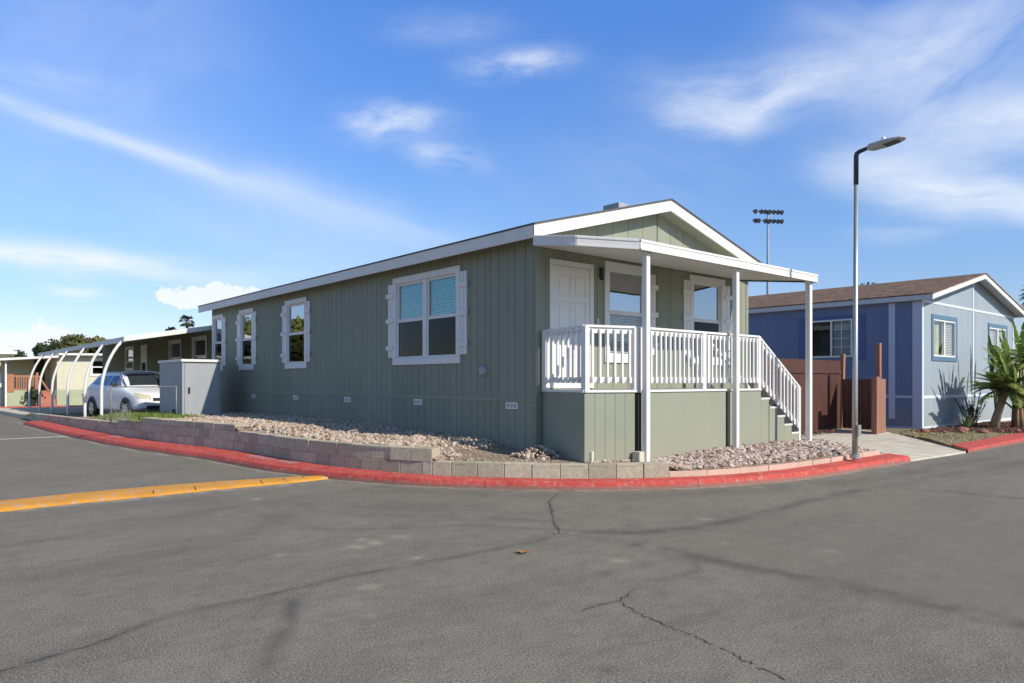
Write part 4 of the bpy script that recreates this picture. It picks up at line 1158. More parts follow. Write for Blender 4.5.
mb = MB(); mb.hexa([(-3.4, 39.7, 2.64), (-.6, 39.7, 2.86), (-.6, 46, 2.86), (-3.4, 46, 2.64), (-3.4, 39.7, 2.76), (-.6, 39.7, 2.98), (-.6, 46, 2.98), (-3.4, 46, 2.76)])
mb.hexa([(-.6, 39.7, 3.0), (7.4, 39.7, 3.1), (7.4, 46, 3.1), (-.6, 46, 3.0), (-.6, 39.7, 3.12), (7.4, 39.7, 3.22), (7.4, 46, 3.22), (-.6, 46, 3.12)])
mb.build('roof', M['trim'], YH)
mb = MB()
for k in range(5): mb.box(-1.5, -.75, 39.5+k*.26, 42, .1+k*.17, .1+(k+1)*.17)
mb.build('steps', M['stepred'], YH, bevel=.01)
mb = MB(); mb.box(-3.0, -1.55, 40.4, 43, .1, 1.0); mb.build('porch_base', M['palegreen'], YH)
rl = MB(); rl.box(-3.0, -1.55, 40.38, 40.44, 1.75, 1.84); rl.box(-3.0, -1.55, 40.38, 40.44, 1.02, 1.10); rl.box(-3.0, -2.65, 40.36, 40.46, .9, 1.9)
rl = rl.build('porch_railing', M['redwood'], YH)
for k in range(9):
    mb = MB(); x = -2.55+k*.11; mb.box(x, x+.06, 40.37, 40.45, 1.1, 1.75); mb.build('baluster', M['redwood'], rl)
mb = MB(); mb.bar((-1.5, 40.4, 1.8), (-1.1, 39.5, .9), .08, .08); mb.box(-1.62, -1.5, 40.35, 40.47, .1, 2.0); mb.build('handrail', M['redwood'], YH)
mb = MB(); mb.box(-1.35, -.85, 43.1, 43.19, 1.0, 2.8); mb.build('door', M['dark'], YH)
mb = MB(); mb.box(-3.1, -3.02, 40.0, 40.08, 0, 2.75); mb.build('porch_post', M['white'], YH)
# potted shrub
def leaf_cloud(mb, c, r, n, size, squash=1.0, shell=.45, rng=RNG, lobes=7):
    c = np.array(c, float); L = []
    for k in range(lobes):
        d = rng.normal(size=3); d /= np.linalg.norm(d); L.append((c+d*np.array([r, r, r*squash])*.55, r*rng.uniform(.4, .62), rng.uniform(-.25, .25)))
    for k in range(n):
        lc, lr, lt = L[rng.integers(lobes)]
        d = rng.normal(size=3); d /= np.linalg.norm(d)
        rad = lr*(shell+(1-shell)*rng.random()**.6)
        p = lc+d*np.array([1, 1, squash])*rad
        a = rng.normal(size=3); a /= np.linalg.norm(a); b = np.cross(a, d); bn = np.linalg.norm(b)
        if bn < .05: continue
        b /= bn; s = size*rng.uniform(.5, 1.3)
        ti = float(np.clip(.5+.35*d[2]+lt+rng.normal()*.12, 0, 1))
        mb.quad([tuple(p-a*s-b*s*.5), tuple(p+a*s*.4-b*s*.6), tuple(p+a*s+b*s*.3), tuple(p-a*s*.3+b*s*.6)], tint=ti)
PT = thing('potted_shrub', (-1.85, 39.9, .1), 'dark potted shrub beside the yellow house steps', 'plant')
mb = MB(); mb.tube([(-1.85, 39.9, .1), (-1.85, 39.9, .45)], [.16, .22], 14); mb.build('pot', M['blackplastic'], PT)
mb = MB(); leaf_cloud(mb, (-1.85, 39.9, .85), .42, 420, .07); mb.build('foliage', M['leaf_dark'], PT, tint=True, recalc=False)
# cream house and gate at far left
CH = thing('cream_house', (-8, 47, .1), 'cream coloured mobile home at the far end of the side street', 'house')
mb = MB(); T6 = Tfront(46.5); grooved_wall(mb, T6, -14, -2.2, .1, 3.3, [(-4.2, -3.3, 1.3, 2.4)], pitch=.6); mb.build('wall', M['cream'], CH)
mb = MB(); mb.box(-14.3, -1.9, 46.0, 52, 3.2, 3.38); mb.build('roof', M['trim'], CH)
window(CH, T6, -4.3, -3.2, 1.2, 2.5, 1.9, False, None, c=.1, casing=M['trim'])
GT = thing('yard_gate', (-4, 41.5, .1), 'pale metal bar gate beside the yellow house porch', 'gate')
mb = MB(); mb.box(-5.2, -3.15, 41.5, 41.55, .25, .31); mb.box(-5.2, -3.15, 41.5, 41.55, 1.82, 1.88); mb.box(-5.2, -3.15, 41.5, 41.55, 1.05, 1.1); mb.box(-3.2, -3.13, 41.48, 41.57, .1, 1.95); mb.build('gate_frame', M['bluewhite'], GT)
mb = MB()
for k in range(16): mb.box(-5.15+k*.13, -5.12+k*.13, 41.51, 41.54, .3, 1.85)
mb.build('bars', M['bluewhite'], GT)

# ------------------------------------------------------------------ trees
def tree(name, loc, h, r, mat, label, n=3200, size=.28, squash=.75, group=None, lobes=9, trunkr=.22):
    t = thing(name, loc, label, 'tree', group)
    x, y, z = loc; mb = MB()
    mb.tube([(x, y, z), (x+.1, y, z+h*.25), (x-.1, y+.1, z+h*.5), (x, y, z+h*.8)], [trunkr*1.3, trunkr, trunkr*.7, trunkr*.25], 8)
    for k in range(6):
        a = k*1.05+random.random(); s = h*random.uniform(.3, .5)
        mb.tube([(x, y, z+s), (x+math.cos(a)*r*.35, y+math.sin(a)*r*.35, z+s+h*.15), (x+math.cos(a)*r*.7, y+math.sin(a)*r*.7, z+s+h*.28)], [trunkr*.5, trunkr*.3, trunkr*.1], 6)
    mb.build('trunk', M['bark'], t, smooth=True)
    mb = MB(); leaf_cloud(mb, (x, y, z+h-r*squash*.95), r, n, size, squash, lobes=lobes, shell=.35)
    mb.build('crown', mat, t, tint=True, recalc=False)
    return t
tree('broadleaf_tree', (4.7, 60.2, 0), 5.65, 2.1, M['leaf_olive'], 'broad rounded olive green tree rising highest above the carport roof', n=4200, size=.17, squash=.85)
tree('broadleaf_tree', (2.9, 68, 0), 5.2, 1.35, M['leaf_dark'], 'narrow dark tree rising just beyond the far end of the carport roof', n=3000, size=.15, squash=1.1)
tree('broadleaf_tree', (4.1, 66, 0), 5.5, 1.5, M['leaf_olive'], 'small tree standing between the broad olive tree and the narrow dark one', n=3000, size=.16, squash=1.0)
tree('dark_tree', (1.7, 81, 0), 4.8, 1.35, M['leaf_dark'], 'distant open crowned tree above the yellow house porch roof', n=1300, size=.16, squash=.8, lobes=6)
tree('dark_tree', (-.9, 80, 0), 4.9, 2.0, M['leaf_dark'], 'distant dark bushy tree above the cream house roof', n=3000, size=.18, squash=.6)
tree('dark_tree', (57, 19, 0), 9.9, 3.2, M['leaf_dark'], 'dark tree top just showing over the brown shingle roof', n=6000, size=.2, squash=.8)
tree('street_tree', (-16, 46, 0), 6.2, 3.4, M['leaf_sun'], 'green tree across the side street mirrored in the small windows', n=7000, size=.24, group='trees mirrored in the window panes')
tree('street_tree', (-17, 60, 0), 7.6, 4.2, M['leaf_sun'], 'green tree further along the side street mirrored in the small windows', n=7000, size=.24, group='trees mirrored in the window panes')

def frond(mb, base, dirv, L, droop, width, n=14, leaf=.035, tint=.5, mi=0, up=.6):
    """feather frond: rachis plus leaflets"""
    b = Vector(base); d = Vector(dirv).normalized(); pts = []
    p = b.copy(); dd = Vector((d.x, d.y, up)).normalized(); st = L/n
    for k in range(n+1):
        pts.append(p.copy()); p = p+dd*st; dd = (dd+Vector((0, 0, -droop))*st).normalized()
    mb.tube([tuple(q) for q in pts], [.012*(1-i/(n+1))+.003 for i in range(n+1)], 4, tint=tint*.8, mi=mi)
    for k in range(2, n+1):
        t = k/n; ax = (pts[k]-pts[k-1]).normalized(); sd = ax.cross(Vector((0, 0, 1))).normalized()
        w = width*math.sin(math.pi*min(1, .15+t*.8))
        for s in (-1, 1):
            for q in (0, .5):
                o = pts[k]-ax*st*q
                tip = o+sd*s*w*random.uniform(.85, 1.1)+ax*w*.55+Vector((0, 0, -w*.25))
                mb.quad([tuple(o-ax*leaf*.75), tuple(o+ax*leaf*.75), tuple(tip)], tint=min(1, max(0, tint+random.gauss(0, .15))), mi=mi)
def fan_palm(loc, h, label, r=1.2, n=34):
    t = thing('fan_palm', loc, label, 'palm tree'); x, y, z = loc
    mb = MB(); mb.tube([(x, y, z), (x+.1, y, z+h*.5), (x, y, z+h)], [.28, .2, .16], 8); mb.build('trunk', M['palmbark'], t, smooth=True)
    mb = MB()
    for k in range(n):
        a = random.uniform(0, 6.28); e = random.uniform(-.7, 1.2); d = Vector((math.cos(a)*math.cos(e), math.sin(a)*math.cos(e), math.sin(e)))
        c = Vector((x, y, z+h))+d*r*.45; sd = d.cross(Vector((0, 0, 1))).normalized(); up = sd.cross(d)
        for q in range(9):
            th = (q-4)*.28; dr = (d*math.cos(th)+sd*math.sin(th)).normalized()
            tip = c+dr*r*.62+Vector((0, 0, -.12*r))
            mb.quad([tuple(c), tuple(c+dr*r*.4+up*.03+sd*.05), tuple(tip), tuple(c+dr*r*.4-up*.03-sd*.05)], tint=random.random()*.7)
        mb.bar((x, y, z+h-.1), tuple(c), .03, .02, tint=.3)
    mb.build('crown', M['leaf_dark'], t, tint=True, recalc=False)
fan_palm((20.03, 86.4, 0), 9.0, 'slender fan palm on the skyline above the carport roof', r=1.0)
fan_palm((18.6, 88.0, 0), 7.7, 'shorter fan palm crown just above the carport roof', r=.8)
fan_palm((45.9, 3.6, 0), 6.8, 'fan palm with drooping fronds beyond the blue house', r=1.5)

# ------------------------------------------------------------------ BLUE HOUSE
B = thing('blue_house', (14.4, -.49, .15), 'blue manufactured home with brown shingle roof and white gable trim', 'house')
U0, V0, BW, BL = 14.4, -.49, 8.5, 15.0
Tg = Tfront(V0); Ts = Tside(U0)
bz = lambda a: 3.82+.22*(min(a-U0, U0+BW-a)+.2)
mb = MB(); gw = [(15.25, 17.05), (20.25, 22.05)]
grooved_wall(mb, Tg, U0, U0+BW, .1, lambda a: bz(a)+.05, [(a+.05, b-.05, 2.26, 3.30) for a, b in gw], extra=(U0+BW/2,), pitch=1.22, gw=.008, gd=.006)
mb.build('front_wall', M['blue'], B)
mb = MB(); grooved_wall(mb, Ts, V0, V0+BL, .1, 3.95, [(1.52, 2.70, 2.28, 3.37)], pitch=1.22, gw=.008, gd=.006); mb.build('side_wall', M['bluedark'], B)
mb = MB(); mb.quad([(U0+BW, V0, .1), (U0+BW, V0+BL, .1), (U0+BW, V0+BL, 3.9), (U0+BW, V0, 3.9)]); mb.quad([(U0, V0+BL, .1), (U0+BW, V0+BL, .1), (U0+BW, V0+BL, 3.9), (U0+BW/2, V0+BL, 4.8), (U0, V0+BL, 3.9)]); mb.build('rear_wall', M['blue'], B)
mb = MB()
mb.box(U0-.0, U0+.10, .0, .02, .12, 3.80, Tg); mb.box(U0+BW-.1, U0+BW, 0, .02, .12, 3.8, Tg)
mb.box(U0+BW/2-.05, U0+BW/2+.05, 0, .018, 1.09, 4.72, Tg)
mb.box(U0+.1, U0+BW-.1, 0, .014, 3.76, 3.83, Tg); mb.box(U0+.1, U0+BW-.1, 0, .014, 1.0, 1.09, Tg); mb.box(U0, U0+BW, .0, .03, .1, .2, Tg)
mb.box(U0+BW/2-.04, U0+BW/2+.04, 0, .012, .2, 1.0, Tg)
mb.build('front_trim', M['bluewhite'], B, bevel=.003)
mb = MB(); mb.box(V0-.02, V0+.24, .0, .02, .12, 3.78, Ts); mb.box(.22, .40, 0, .02, .4, 3.78, Ts); mb.box(.40, 14, 0, .012, 1.02, 1.09, Ts); mb.box(V0+.24, .22, 0, .012, 1.02, 1.09, Ts)
mb.box(V0+.24, 14, .0, .02, .1, .2, Ts)
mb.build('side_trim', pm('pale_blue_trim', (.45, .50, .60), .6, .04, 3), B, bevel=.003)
for a, b in gw:
    mb = MB(); c = .13
    mb.box(a-c, b+c, .0, .026, 3.33, 3.46, Tg); mb.box(a-c, b+c, 0, .026, 2.10, 2.23, Tg); mb.box(a-c, a, 0, .026, 2.23, 3.33, Tg); mb.box(b, b+c, 0, .026, 2.23, 3.33, Tg)
    w = mb.build('window', M['bluedeep'], B, bevel=.003)
    mb = MB(); e = .045; m = (a+b)/2
    for x0, x1 in ((a, m), (m, b)):
        mb.box(x0, x0+e, -.03, .012, 2.23, 3.33, Tg); mb.box(x1-e, x1, -.03, .012, 2.23, 3.33, Tg); mb.box(x0+e, x1-e, -.03, .012, 2.23, 2.28, Tg); mb.box(x0+e, x1-e, -.03, .012, 3.28, 3.33, Tg)
    mb.build('sash', M['white'], w, bevel=.002)
    mb = MB(); mb.quad([Tg(a+.03, -.012, 2.26), Tg(b-.03, -.012, 2.26), Tg(b-.03, -.012, 3.30), Tg(a+.03, -.012, 3.30)]); mb.build('pane', M['glass'], w, recalc=False)
    mb = MB(); zz = 3.28
    while zz > 2.28:
        mb.hexa([Tg(m if a < 18 else a+.03, -.07, zz-.03), Tg(b-.05, -.07, zz-.03), Tg(b-.05, -.067, zz-.03), Tg(m if a < 18 else a+.03, -.067, zz-.03), Tg(m if a < 18 else a+.03, -.085, zz), Tg(b-.05, -.085, zz), Tg(b-.05, -.08, zz), Tg(m if a < 18 else a+.03, -.08, zz)]); zz -= .05
    mb.build('blind', M['whiteblind'], w)
    mb = MB(); mb.box(a+.0, m-.1, -.20, -.12, 2.26, 3.3, Tg); mb.build('curtain', M['yellow'], w)
    mb = MB(); mb.box(a, b, -.6, -.58, 2.2, 3.35, Tg); mb.build('room_lining', M['interior'], w)
# side window
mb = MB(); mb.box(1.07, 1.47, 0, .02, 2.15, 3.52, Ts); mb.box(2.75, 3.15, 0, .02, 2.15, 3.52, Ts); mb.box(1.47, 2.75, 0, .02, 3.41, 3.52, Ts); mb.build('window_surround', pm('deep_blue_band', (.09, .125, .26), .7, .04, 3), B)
mb = MB(); mb.box(1.45, 2.77, .0, .024, 3.36, 3.41, Ts); mb.box(1.45, 2.77, 0, .024, 2.24, 2.29, Ts); mb.box(1.45, 1.50, 0, .024, 2.29, 3.36, Ts); mb.box(2.72, 2.77, 0, .024, 2.29, 3.36, Ts); mb.box(2.08, 2.13, -.02, .02, 2.29, 3.36, Ts)
w = mb.build('window', M['white'], B, bevel=.002)
mb = MB(); mb.box(1.79, 1.805, -.025, -.01, 2.29, 3.36, Ts)
for z in (2.55, 2.82, 3.09): mb.box(1.5, 2.08, -.025, -.01, z, z+.012, Ts)
mb.build('muntin', M['white'], w)
mb = MB(); mb.quad([Ts(1.5, -.03, 2.28), Ts(2.73, -.03, 2.28), Ts(2.73, -.03, 3.37), Ts(1.5, -.03, 3.37)]); mb.build('pane', M['glass'], w, recalc=False)
mb = MB(); mb.box(1.5, 2.73, -.6, -.58, 2.25, 3.4, Ts); mb.box(1.5, 2.08, -.12, -.10, 2.28, 3.37, Ts, 1); mb.build('room_lining', [M['interior'], M['greymetal']], w)
# roof
mb = MB(); ov = .36
e = U0-.22; pk = U0+BW/2; slope = .22
def bh(f): return 3.94+slope*(f-(U0-.2))
for s_ in (0, 1):
    f = (lambda u: u) if s_ == 0 else (lambda u: 2*pk-u)
    mb.hexa([(f(e), V0-ov-.02, bh(e)), (f(pk), V0-ov-.02, bh(pk)), (f(pk), V0+BL+.3, bh(pk)), (f(e), V0+BL+.3, bh(e)), (f(e), V0-ov-.02, bh(e)+.035), (f(pk), V0-ov-.02, bh(pk)+.035), (f(pk), V0+BL+.3, bh(pk)+.035), (f(e), V0+BL+.3, bh(e)+.035)])
mb.build('roof', M['shingle'], B)
mb = MB()
for s_ in (0, 1):
    f = (lambda u: u) if s_ == 0 else (lambda u: 2*pk-u)
    a, b = U0-.2, pk-.002
    mb.hexa([(f(a), V0-ov, bh(a)-.15), (f(b), V0-ov, bh(b)-.15), (f(b), V0-ov+.03, bh(b)-.15), (f(a), V0-ov+.03, bh(a)-.15), (f(a), V0-ov, bh(a)-.002), (f(b), V0-ov, bh(b)-.002), (f(b), V0-ov+.03, bh(b)-.002), (f(a), V0-ov+.03, bh(a)-.002)])
mb.build('rake_fascia', M['trim'], B, bevel=.003)
mb = MB(); mb.box(U0-.2, U0-.17, V0-ov+.03, V0+BL+.3, 3.80, 3.935); mb.box(U0-.17, U0, V0-ov+.03, V0+BL, 3.80, 3.815)
mb.box(2*pk-U0+.17, 2*pk-U0+.2, V0-ov+.03, V0+BL+.3, 3.80, 3.935)
for s_ in (0, 1):
    f = (lambda u: u) if s_ == 0 else (lambda u: 2*pk-u)
    a, b = U0-.17, pk
    mb.hexa([(f(a), V0-ov+.03, bh(a)-.05), (f(b), V0-ov+.03, bh(b)-.05), (f(b), V0, bh(b)-.05), (f(a), V0, bh(a)-.05), (f(a), V0-ov+.03, bh(a)-.04), (f(b), V0-ov+.03, bh(b)-.04), (f(b), V0, bh(b)-.04), (f(a), V0, bh(a)-.04)])
mb.build('eave_fascia', pm('pale_eave_paint', (.52, .54, .56), .6, .04, 3), B)

# right-hand lot, driveway, kerb
mb = MB()
mb.prism([(6.45, -3.05), (9.25, -3.18), (10.7, -1.95), (12.4, -.35), (12.9, 3), (12.9, 12), (6.17, 12), (6.17, -.0), (6.6, -.9)], -.05, lambda x, y: .035+min(.12, max(0, (y+3.1))*.055))
tagp(mb.build('driveway', M['concrete']), 'pale concrete driveway between the green and the blue house', kind='structure')
mb = MB(); mb.prism([(9.28, -3.16), (30, -3.1), (30, 25), (12.93, 25), (12.93, 3), (12.43, -.35), (10.74, -1.95)], -.05, lambda x, y: .06+min(.10, max(0, (y+3.15))*.08))
tagp(mb.build('yard_ground', M['dirt']), 'dry yard soil in front of the blue house', kind='structure')
mb = MB()
mb.prism([(9.30, -3.21), (20, -3.17), (20, -2.72), (9.85, -2.72)], -.02, lambda x, y: .078+min(.09, (x-9.3)*.05)+(.012 if y > -3 else 0))
tagp(mb.build('kerb', M['redcurb'], bevel=.02), 'red painted kerb in front of the blue house', kind='structure')
# kerb end at the driveway of the main lot handled by the sweep; mulch bed
pts = []
for k in range(4500):
    x = RNG.uniform(12.9, 20); y = RNG.uniform(-2.85, -.6)
    if y < -1.0-(x-12.6)*.55 and x < 14.6: continue
    pts.append((x, y, .15))
scatter('mulch', M['mulch'], pts, .018, .04, 'reddish bark mulch under the plants by the blue house', 'mulch')
pts = []
for k in range(500):
    pts.append((RNG.uniform(6.3, 11.5), RNG.uniform(.55, .95), .165))
scatter('dry_debris', M['mulch'], pts, .02, .05, 'dry leaf litter along the foot of the brown fence', 'leaf litter')
mb = MB()
for k in range(1500):
    x = RNG.uniform(9.8, 15.5); y = -3.0+2.4*RNG.random()
    if y > -3.05+(x-9.3)*.95 or (noise.noise(Vector((x*1.5, y*1.5, 0))) < .02): continue
    z = .06+min(.10, max(0, (y+3.15))*.08); h = RNG.uniform(.02, .07); a = RNG.uniform(0, 6.28)
    dx, dy = math.cos(a)*.012, math.sin(a)*.012
    mb.quad([(x-dx, y-dy, z), (x+dx, y+dy, z), (x+RNG.normal()*.03, y+RNG.normal()*.03, z+h)], tint=.4+.6*RNG.random())
tagp(mb.build('grass', M['leaf_grass'], tint=True, recalc=False), 'sparse dry grass on the dirt strip beside the driveway', 'grass', kind='stuff')
pts = [(RNG.uniform(9.9, 15), -3.0+2.3*RNG.random(), .16) for _ in range(260)]
pts = [(x, y, .06+min(.10, max(0, (y+3.15))*.08)) for x, y, z in pts if y < -3.05+(x-9.3)*.95]
scatter('loose_dirt_clods', M['gravel_tan'], pts, .01, .03, 'small stones scattered over the dirt strip', 'stones')
for k in range(7):
    x, y = [(13.1, -1.5), (13.55, -1.75), (14.0, -2.1), (14.5, -2.4), (15.1, -2.62), (12.9, -1.1), (14.4, -1.5)][k]
    V, F = P1[k]; mb = MB(); s = (.09+.03*(k % 3)) if k < 6 else .2
    for p in V: mb.v.append((x+p[0]*s, y+p[1]*s, .18+p[2]*s*.7)); mb.t.append(.5)
    for f in F: mb.f.append(tuple(int(i) for i in f)); mb.mi.append(0)
    tagp(mb.build('garden_stone', M['redrock'], origin=(x, y, .15), smooth=True),
         ['reddish edging stone, fourth from the kerb end', 'reddish edging stone, third from the kerb end', 'reddish edging stone, second from the kerb end', 'reddish edging stone nearest the tall leaning palm', 'reddish edging stone closest to the kerb', 'reddish edging stone nearest the corner of the blue house', 'large reddish stone lying inside the mulch bed'][k], 'stone')

# brown fence
FN = thing('board_fence', (9, 1.0, .15), 'dark brown wooden board fence closing the yard between both houses', 'fence')
Tf = Tfront(1.0)
mb = MB(); x = 6.2
while x < 12.55:
    mb.box(x+.003, x+.137, -.01, .01, .18, 1.76, Tf); x += .14
mb.box(6.2, 12.6, -.012, .014, 1.77, 2.08, Tf); mb.box(6.2, 12.6, .014, .045, 1.72, 1.80, Tf)
mb.build('boards', M['brown'], FN)
mb = MB(); mb.bar((12.62, .98, .1), (12.74, .98, 2.28), .12, .10, up=(0, 1, 0)); mb.build('post', M['brownlight'], FN, bevel=.005)
FG = thing('wooden_gate', (12.3, .3, .15), 'lower brown board gate panel standing between two fence posts', 'gate')
mb = MB()
for k in range(8): mb.hexa([(12.42-.03*k, .85-.14*k, .2), (12.39-.03*k, .72-.14*k, .2), (12.41-.03*k, .72-.14*k, .2), (12.44-.03*k, .85-.14*k, .2), (12.42-.03*k, .85-.14*k, 1.56), (12.39-.03*k, .72-.14*k, 1.56), (12.41-.03*k, .72-.14*k, 1.56), (12.44-.03*k, .85-.14*k, 1.56)])
mb.build('boards', M['browngate'], FG)
mb = MB(); mb.box(11.60, 11.77, -.42, -.28, .12, 1.62); mb.build('post', M['brownlight'], FG, bevel=.006)
PN = thing('fence_panel', (12.2, -.35, .15), 'narrow reddish brown fence panel with a tall post behind it', 'fence')
mb = MB(); mb.box(11.79, 11.93, -.40, -.36, .12, 1.56); mb.box(11.94, 12.08, -.40, -.36, .12, 1.56); mb.box(12.09, 12.2, -.40, -.36, .12, 1.56); mb.build('boards', M['brownlight'], PN, bevel=.003)
mb = MB(); mb.box(12.12, 12.24, -.28, -.16, .12, 2.52); mb.build('post', M['brownlight'], PN, bevel=.006)

# ------------------------------------------------------------------ street lamp
LX, LY = 4.86, -2.84
SL = thing('street_lamp', (LX, LY, .2), 'slim grey street lamp pole with flat LED head in the pink gravel bed', 'street lamp')
mb = MB(); mb.tube([(LX, LY, .15), (LX+.01, LY, 1.5), (LX+.045, LY+.0, 4.93)], [.048, .043, .034], 18); pole = mb.build('pole', M['metal'], SL, smooth=True)
mb = MB(); mb.tube([(LX, LY, .17), (LX, LY, .24)], .085, 18); mb.box(LX-.05, LX+.05, LY-.085, LY-.055, .55, .75); mb.build('base_collar', M['metal'], pole)
mb = MB(); mb.tube([(LX+.045, LY, 4.90), (LX+.05, LY, 5.40), (LX+.05, LY-.015, 5.44), (LX+.05, LY-.05, 5.46), (LX+.05, LY-.25, 5.50)], [.041, .041, .040, .036, .032], 14); mb.build('arm', M['darkmetal'], SL, smooth=True)
mb = MB(); cx, cy, cz = LX+.05, LY-.20, 5.49
sec = [(0, .05, .04), (.06, .12, .05), (.26, .15, .045), (.45, .145, .03), (.56, .10, .02), (.60, .04, .012)]
rings = []
for (d_, w_, h_) in sec:
    z = cz+d_*.05; r = []
    for (a, b) in ((-1, -.5), (-1, .3), (-.6, .95), (.6, .95), (1, .3), (1, -.5), (.85, -1), (-.85, -1)):
        r.append(len(mb.v)); mb.v.append((cx+a*w_, cy-d_, z+b*h_)); mb.t.append(.5)
    rings.append(r)
for r0, r1 in zip(rings[:-1], rings[1:]):
    for j in range(8): mb.f.append((r0[j], r0[(j+1) % 8], r1[(j+1) % 8], r1[j])); mb.mi.append(0)
mb.f.append(tuple(rings[0])); mb.f.append(tuple(rings[-1][::-1])); mb.mi += [0, 0]
head = mb.build('lamp_head', M['greymetal'], SL, bevel=.006)
mb = MB(); mb.hexa([(cx-.10, cy-.28, cz-.036), (cx+.10, cy-.28, cz-.036), (cx+.09, cy-.50, cz-.010), (cx-.09, cy-.50, cz-.010), (cx-.10, cy-.28, cz-.01), (cx+.10, cy-.28, cz-.01), (cx+.09, cy-.50, cz+.01), (cx-.09, cy-.50, cz+.01)]); mb.build('lens', M['darkmetal'], head)
mb = MB(); mb.tube([(cx, cy-.25, cz+.04), (cx, cy-.25, cz+.11), (cx, cy-.25, cz+.125)], [.035, .035, .02], 12); mb.build('photocell', M['white'], head)

# stadium light mast
SM = thing('floodlight_mast', (107.5, 57.5, 0), 'tall slender floodlight mast with two rows of lamps beyond the houses', 'floodlight mast')
mb = MB(); mb.tube([(107.5, 57.5, 0), (107.5, 57.5, 15), (107.5, 57.5, 31.2)], [.38, .27, .17], 10); mb.build('mast', M['mastmetal'], SM, smooth=True)
ax_ = Vector((.62, .78, 0)).normalized()
ax_ = Vector((math.cos(R(40.6-8)), math.sin(R(40.6-8))*1, 0)); ax_ = Vector((.85, -.52, 0)).normalized()
mb = MB(); c_ = Vector((107.5, 57.5, 0))
for z in (29.4, 31.0):
    a = c_-ax_*2.7; b = c_+ax_*2.7; mb.bar((a.x, a.y, z), (b.x, b.y, z), .14, .14)
mb.build('crossarm', M['mastmetal'], SM)
for z in (29.4, 31.0):
    for k in (-2.6, -1.5, -.75, 0, .8, 1.6, 2.3):
        if z < 30 and k == -1.5: k = -2.0
        p = c_+ax_*k; mb = MB(); dv = Vector((-.3, -.9, -.35)).normalized()
        mb.tube([tuple(p+Vector((0, 0, z))-dv*.25), tuple(p+Vector((0, 0, z))+dv*.15), tuple(p+Vector((0, 0, z))+dv*.42)], [.15, .30, .44], 10)
        mb.build('floodlight', M['darkmetal'], SM)

# ------------------------------------------------------------------ plants by the blue house
def big_leaf(mb, base, dirv, stem, L, W, tint, bend=.75):
    """bird of paradise / banana leaf on a long stalk"""
    d = Vector(dirv).normalized(); p = Vector(base)
    pts = [p+d*stem*t+Vector((0, 0, 0)) for t in (0, .5, 1)]
    mb.tube([tuple(q) for q in pts], [.035, .025, .018], 6, tint=tint*.8)
    c = pts[-1]; n = 9; dd = d.copy(); sd = d.cross(Vector((random.gauss(0, .6), random.gauss(0, .6), 1))).normalized()
    prev = None
    for k in range(n+1):
        t = k/n; w = W*math.sin(math.pi*(.06+.92*t))**.6*(1-.25*t)
        nrm = sd.cross(dd).normalized(); fold = random.uniform(.1, .55)
        l = c-sd*w*random.uniform(.75, 1.08)+nrm*w*fold; r = c+sd*w*random.uniform(.75, 1.08)+nrm*w*fold
        if prev:
            g = random.uniform(-.15, .15); tear = dd*(L/n)*.28
            for (a0, b0, a1, b1, tt, e) in ((prev[0], prev[1], l, c, tint+g, 0), (prev[1], prev[2], c, r, tint-g, 1)):
                if random.random() < .4:      # torn blade
                    if e == 0: a1 = a1-tear
                    else: b1 = b1-tear
                mb.quad([tuple(a0), tuple(b0), tuple(b1), tuple(a1)], tint=min(1, max(0, tt-(.25 if t > .9 else 0))))
        prev = (l, c.copy(), r)
        c = c+dd*L/n; dd = (dd+Vector((0, 0, -bend/n*(1+t)))).normalized()
def paradise(loc, label, leaves):
    t = thing('bird_of_paradise_plant', loc, label, 'plant'); x, y, z = loc
    mb = MB()
    for k in range(4): mb.tube([(x+.1*math.cos(k*1.6), y+.1*math.sin(k*1.6), z), (x+.08*math.cos(k*1.6), y+.08*math.sin(k*1.6), z+.7)], [.07, .05], 8)
    mb.build('stem', M['palmbark'], t, smooth=True)
    mb = MB()
    for (az, el, st, L, W, ti) in leaves:
        d = (math.cos(R(az))*math.cos(R(el)), math.sin(R(az))*math.cos(R(el)), math.sin(R(el)))
        big_leaf(mb, (x, y, z+.45), d, st, L*1.05, W*.72, ti-.18)
    mb.build('foliage', M['leaf_bright'], t, tint=True, recalc=False, smooth=False)
paradise((16.9, -2.15, .15), 'large bright green paddle leaved plant in front of the second blue house window',
         [(150, 62, .9, 1.05, .17, .85), (190, 50, 1.1, 1.0, .17, .9), (60, 78, 1.3, 1.0, .16, .6), (-20, 70, 1.2, 1.1, .18, .8), (-60, 60, .9, .9, .17, .7), (100, 75, 1.2, .95, .15, .5), (230, 66, .7, .9, .16, .75), (-100, 50, .6, .8, .15, .8), (20, 55, 1.0, 1.0, .17, .55), (170, 74, 1.5, 1.0, .15, .7), (140, 40, .8, 1.1, .12, .9), (175, 58, 1.3, 1.2, .13, .95), (210, 80, 1.5, 1.1, .14, .6), (130, 70, 1.0, 1.1, .13, .8), (160, 30, .6, .8, .1, .8), (-90, 75, 1.2, 1.1, .14, .7), (-130, 62, 1.1, 1.0, .14, .85)])
paradise((18.9, -1.9, .15), 'tall upright paddle leaved plant next to the lot edge of the blue house',
         [(120, 84, 1.5, 1.3, .17, .7), (200, 68, 1.3, 1.0, .15, .8), (60, 80, 1.2, 1.1, .16, .6), (-10, 65, 1.3, 1.0, .16, .7), (250, 74, 1.0, .9, .16, .75), (160, 55, .8, .9, .15, .8)])
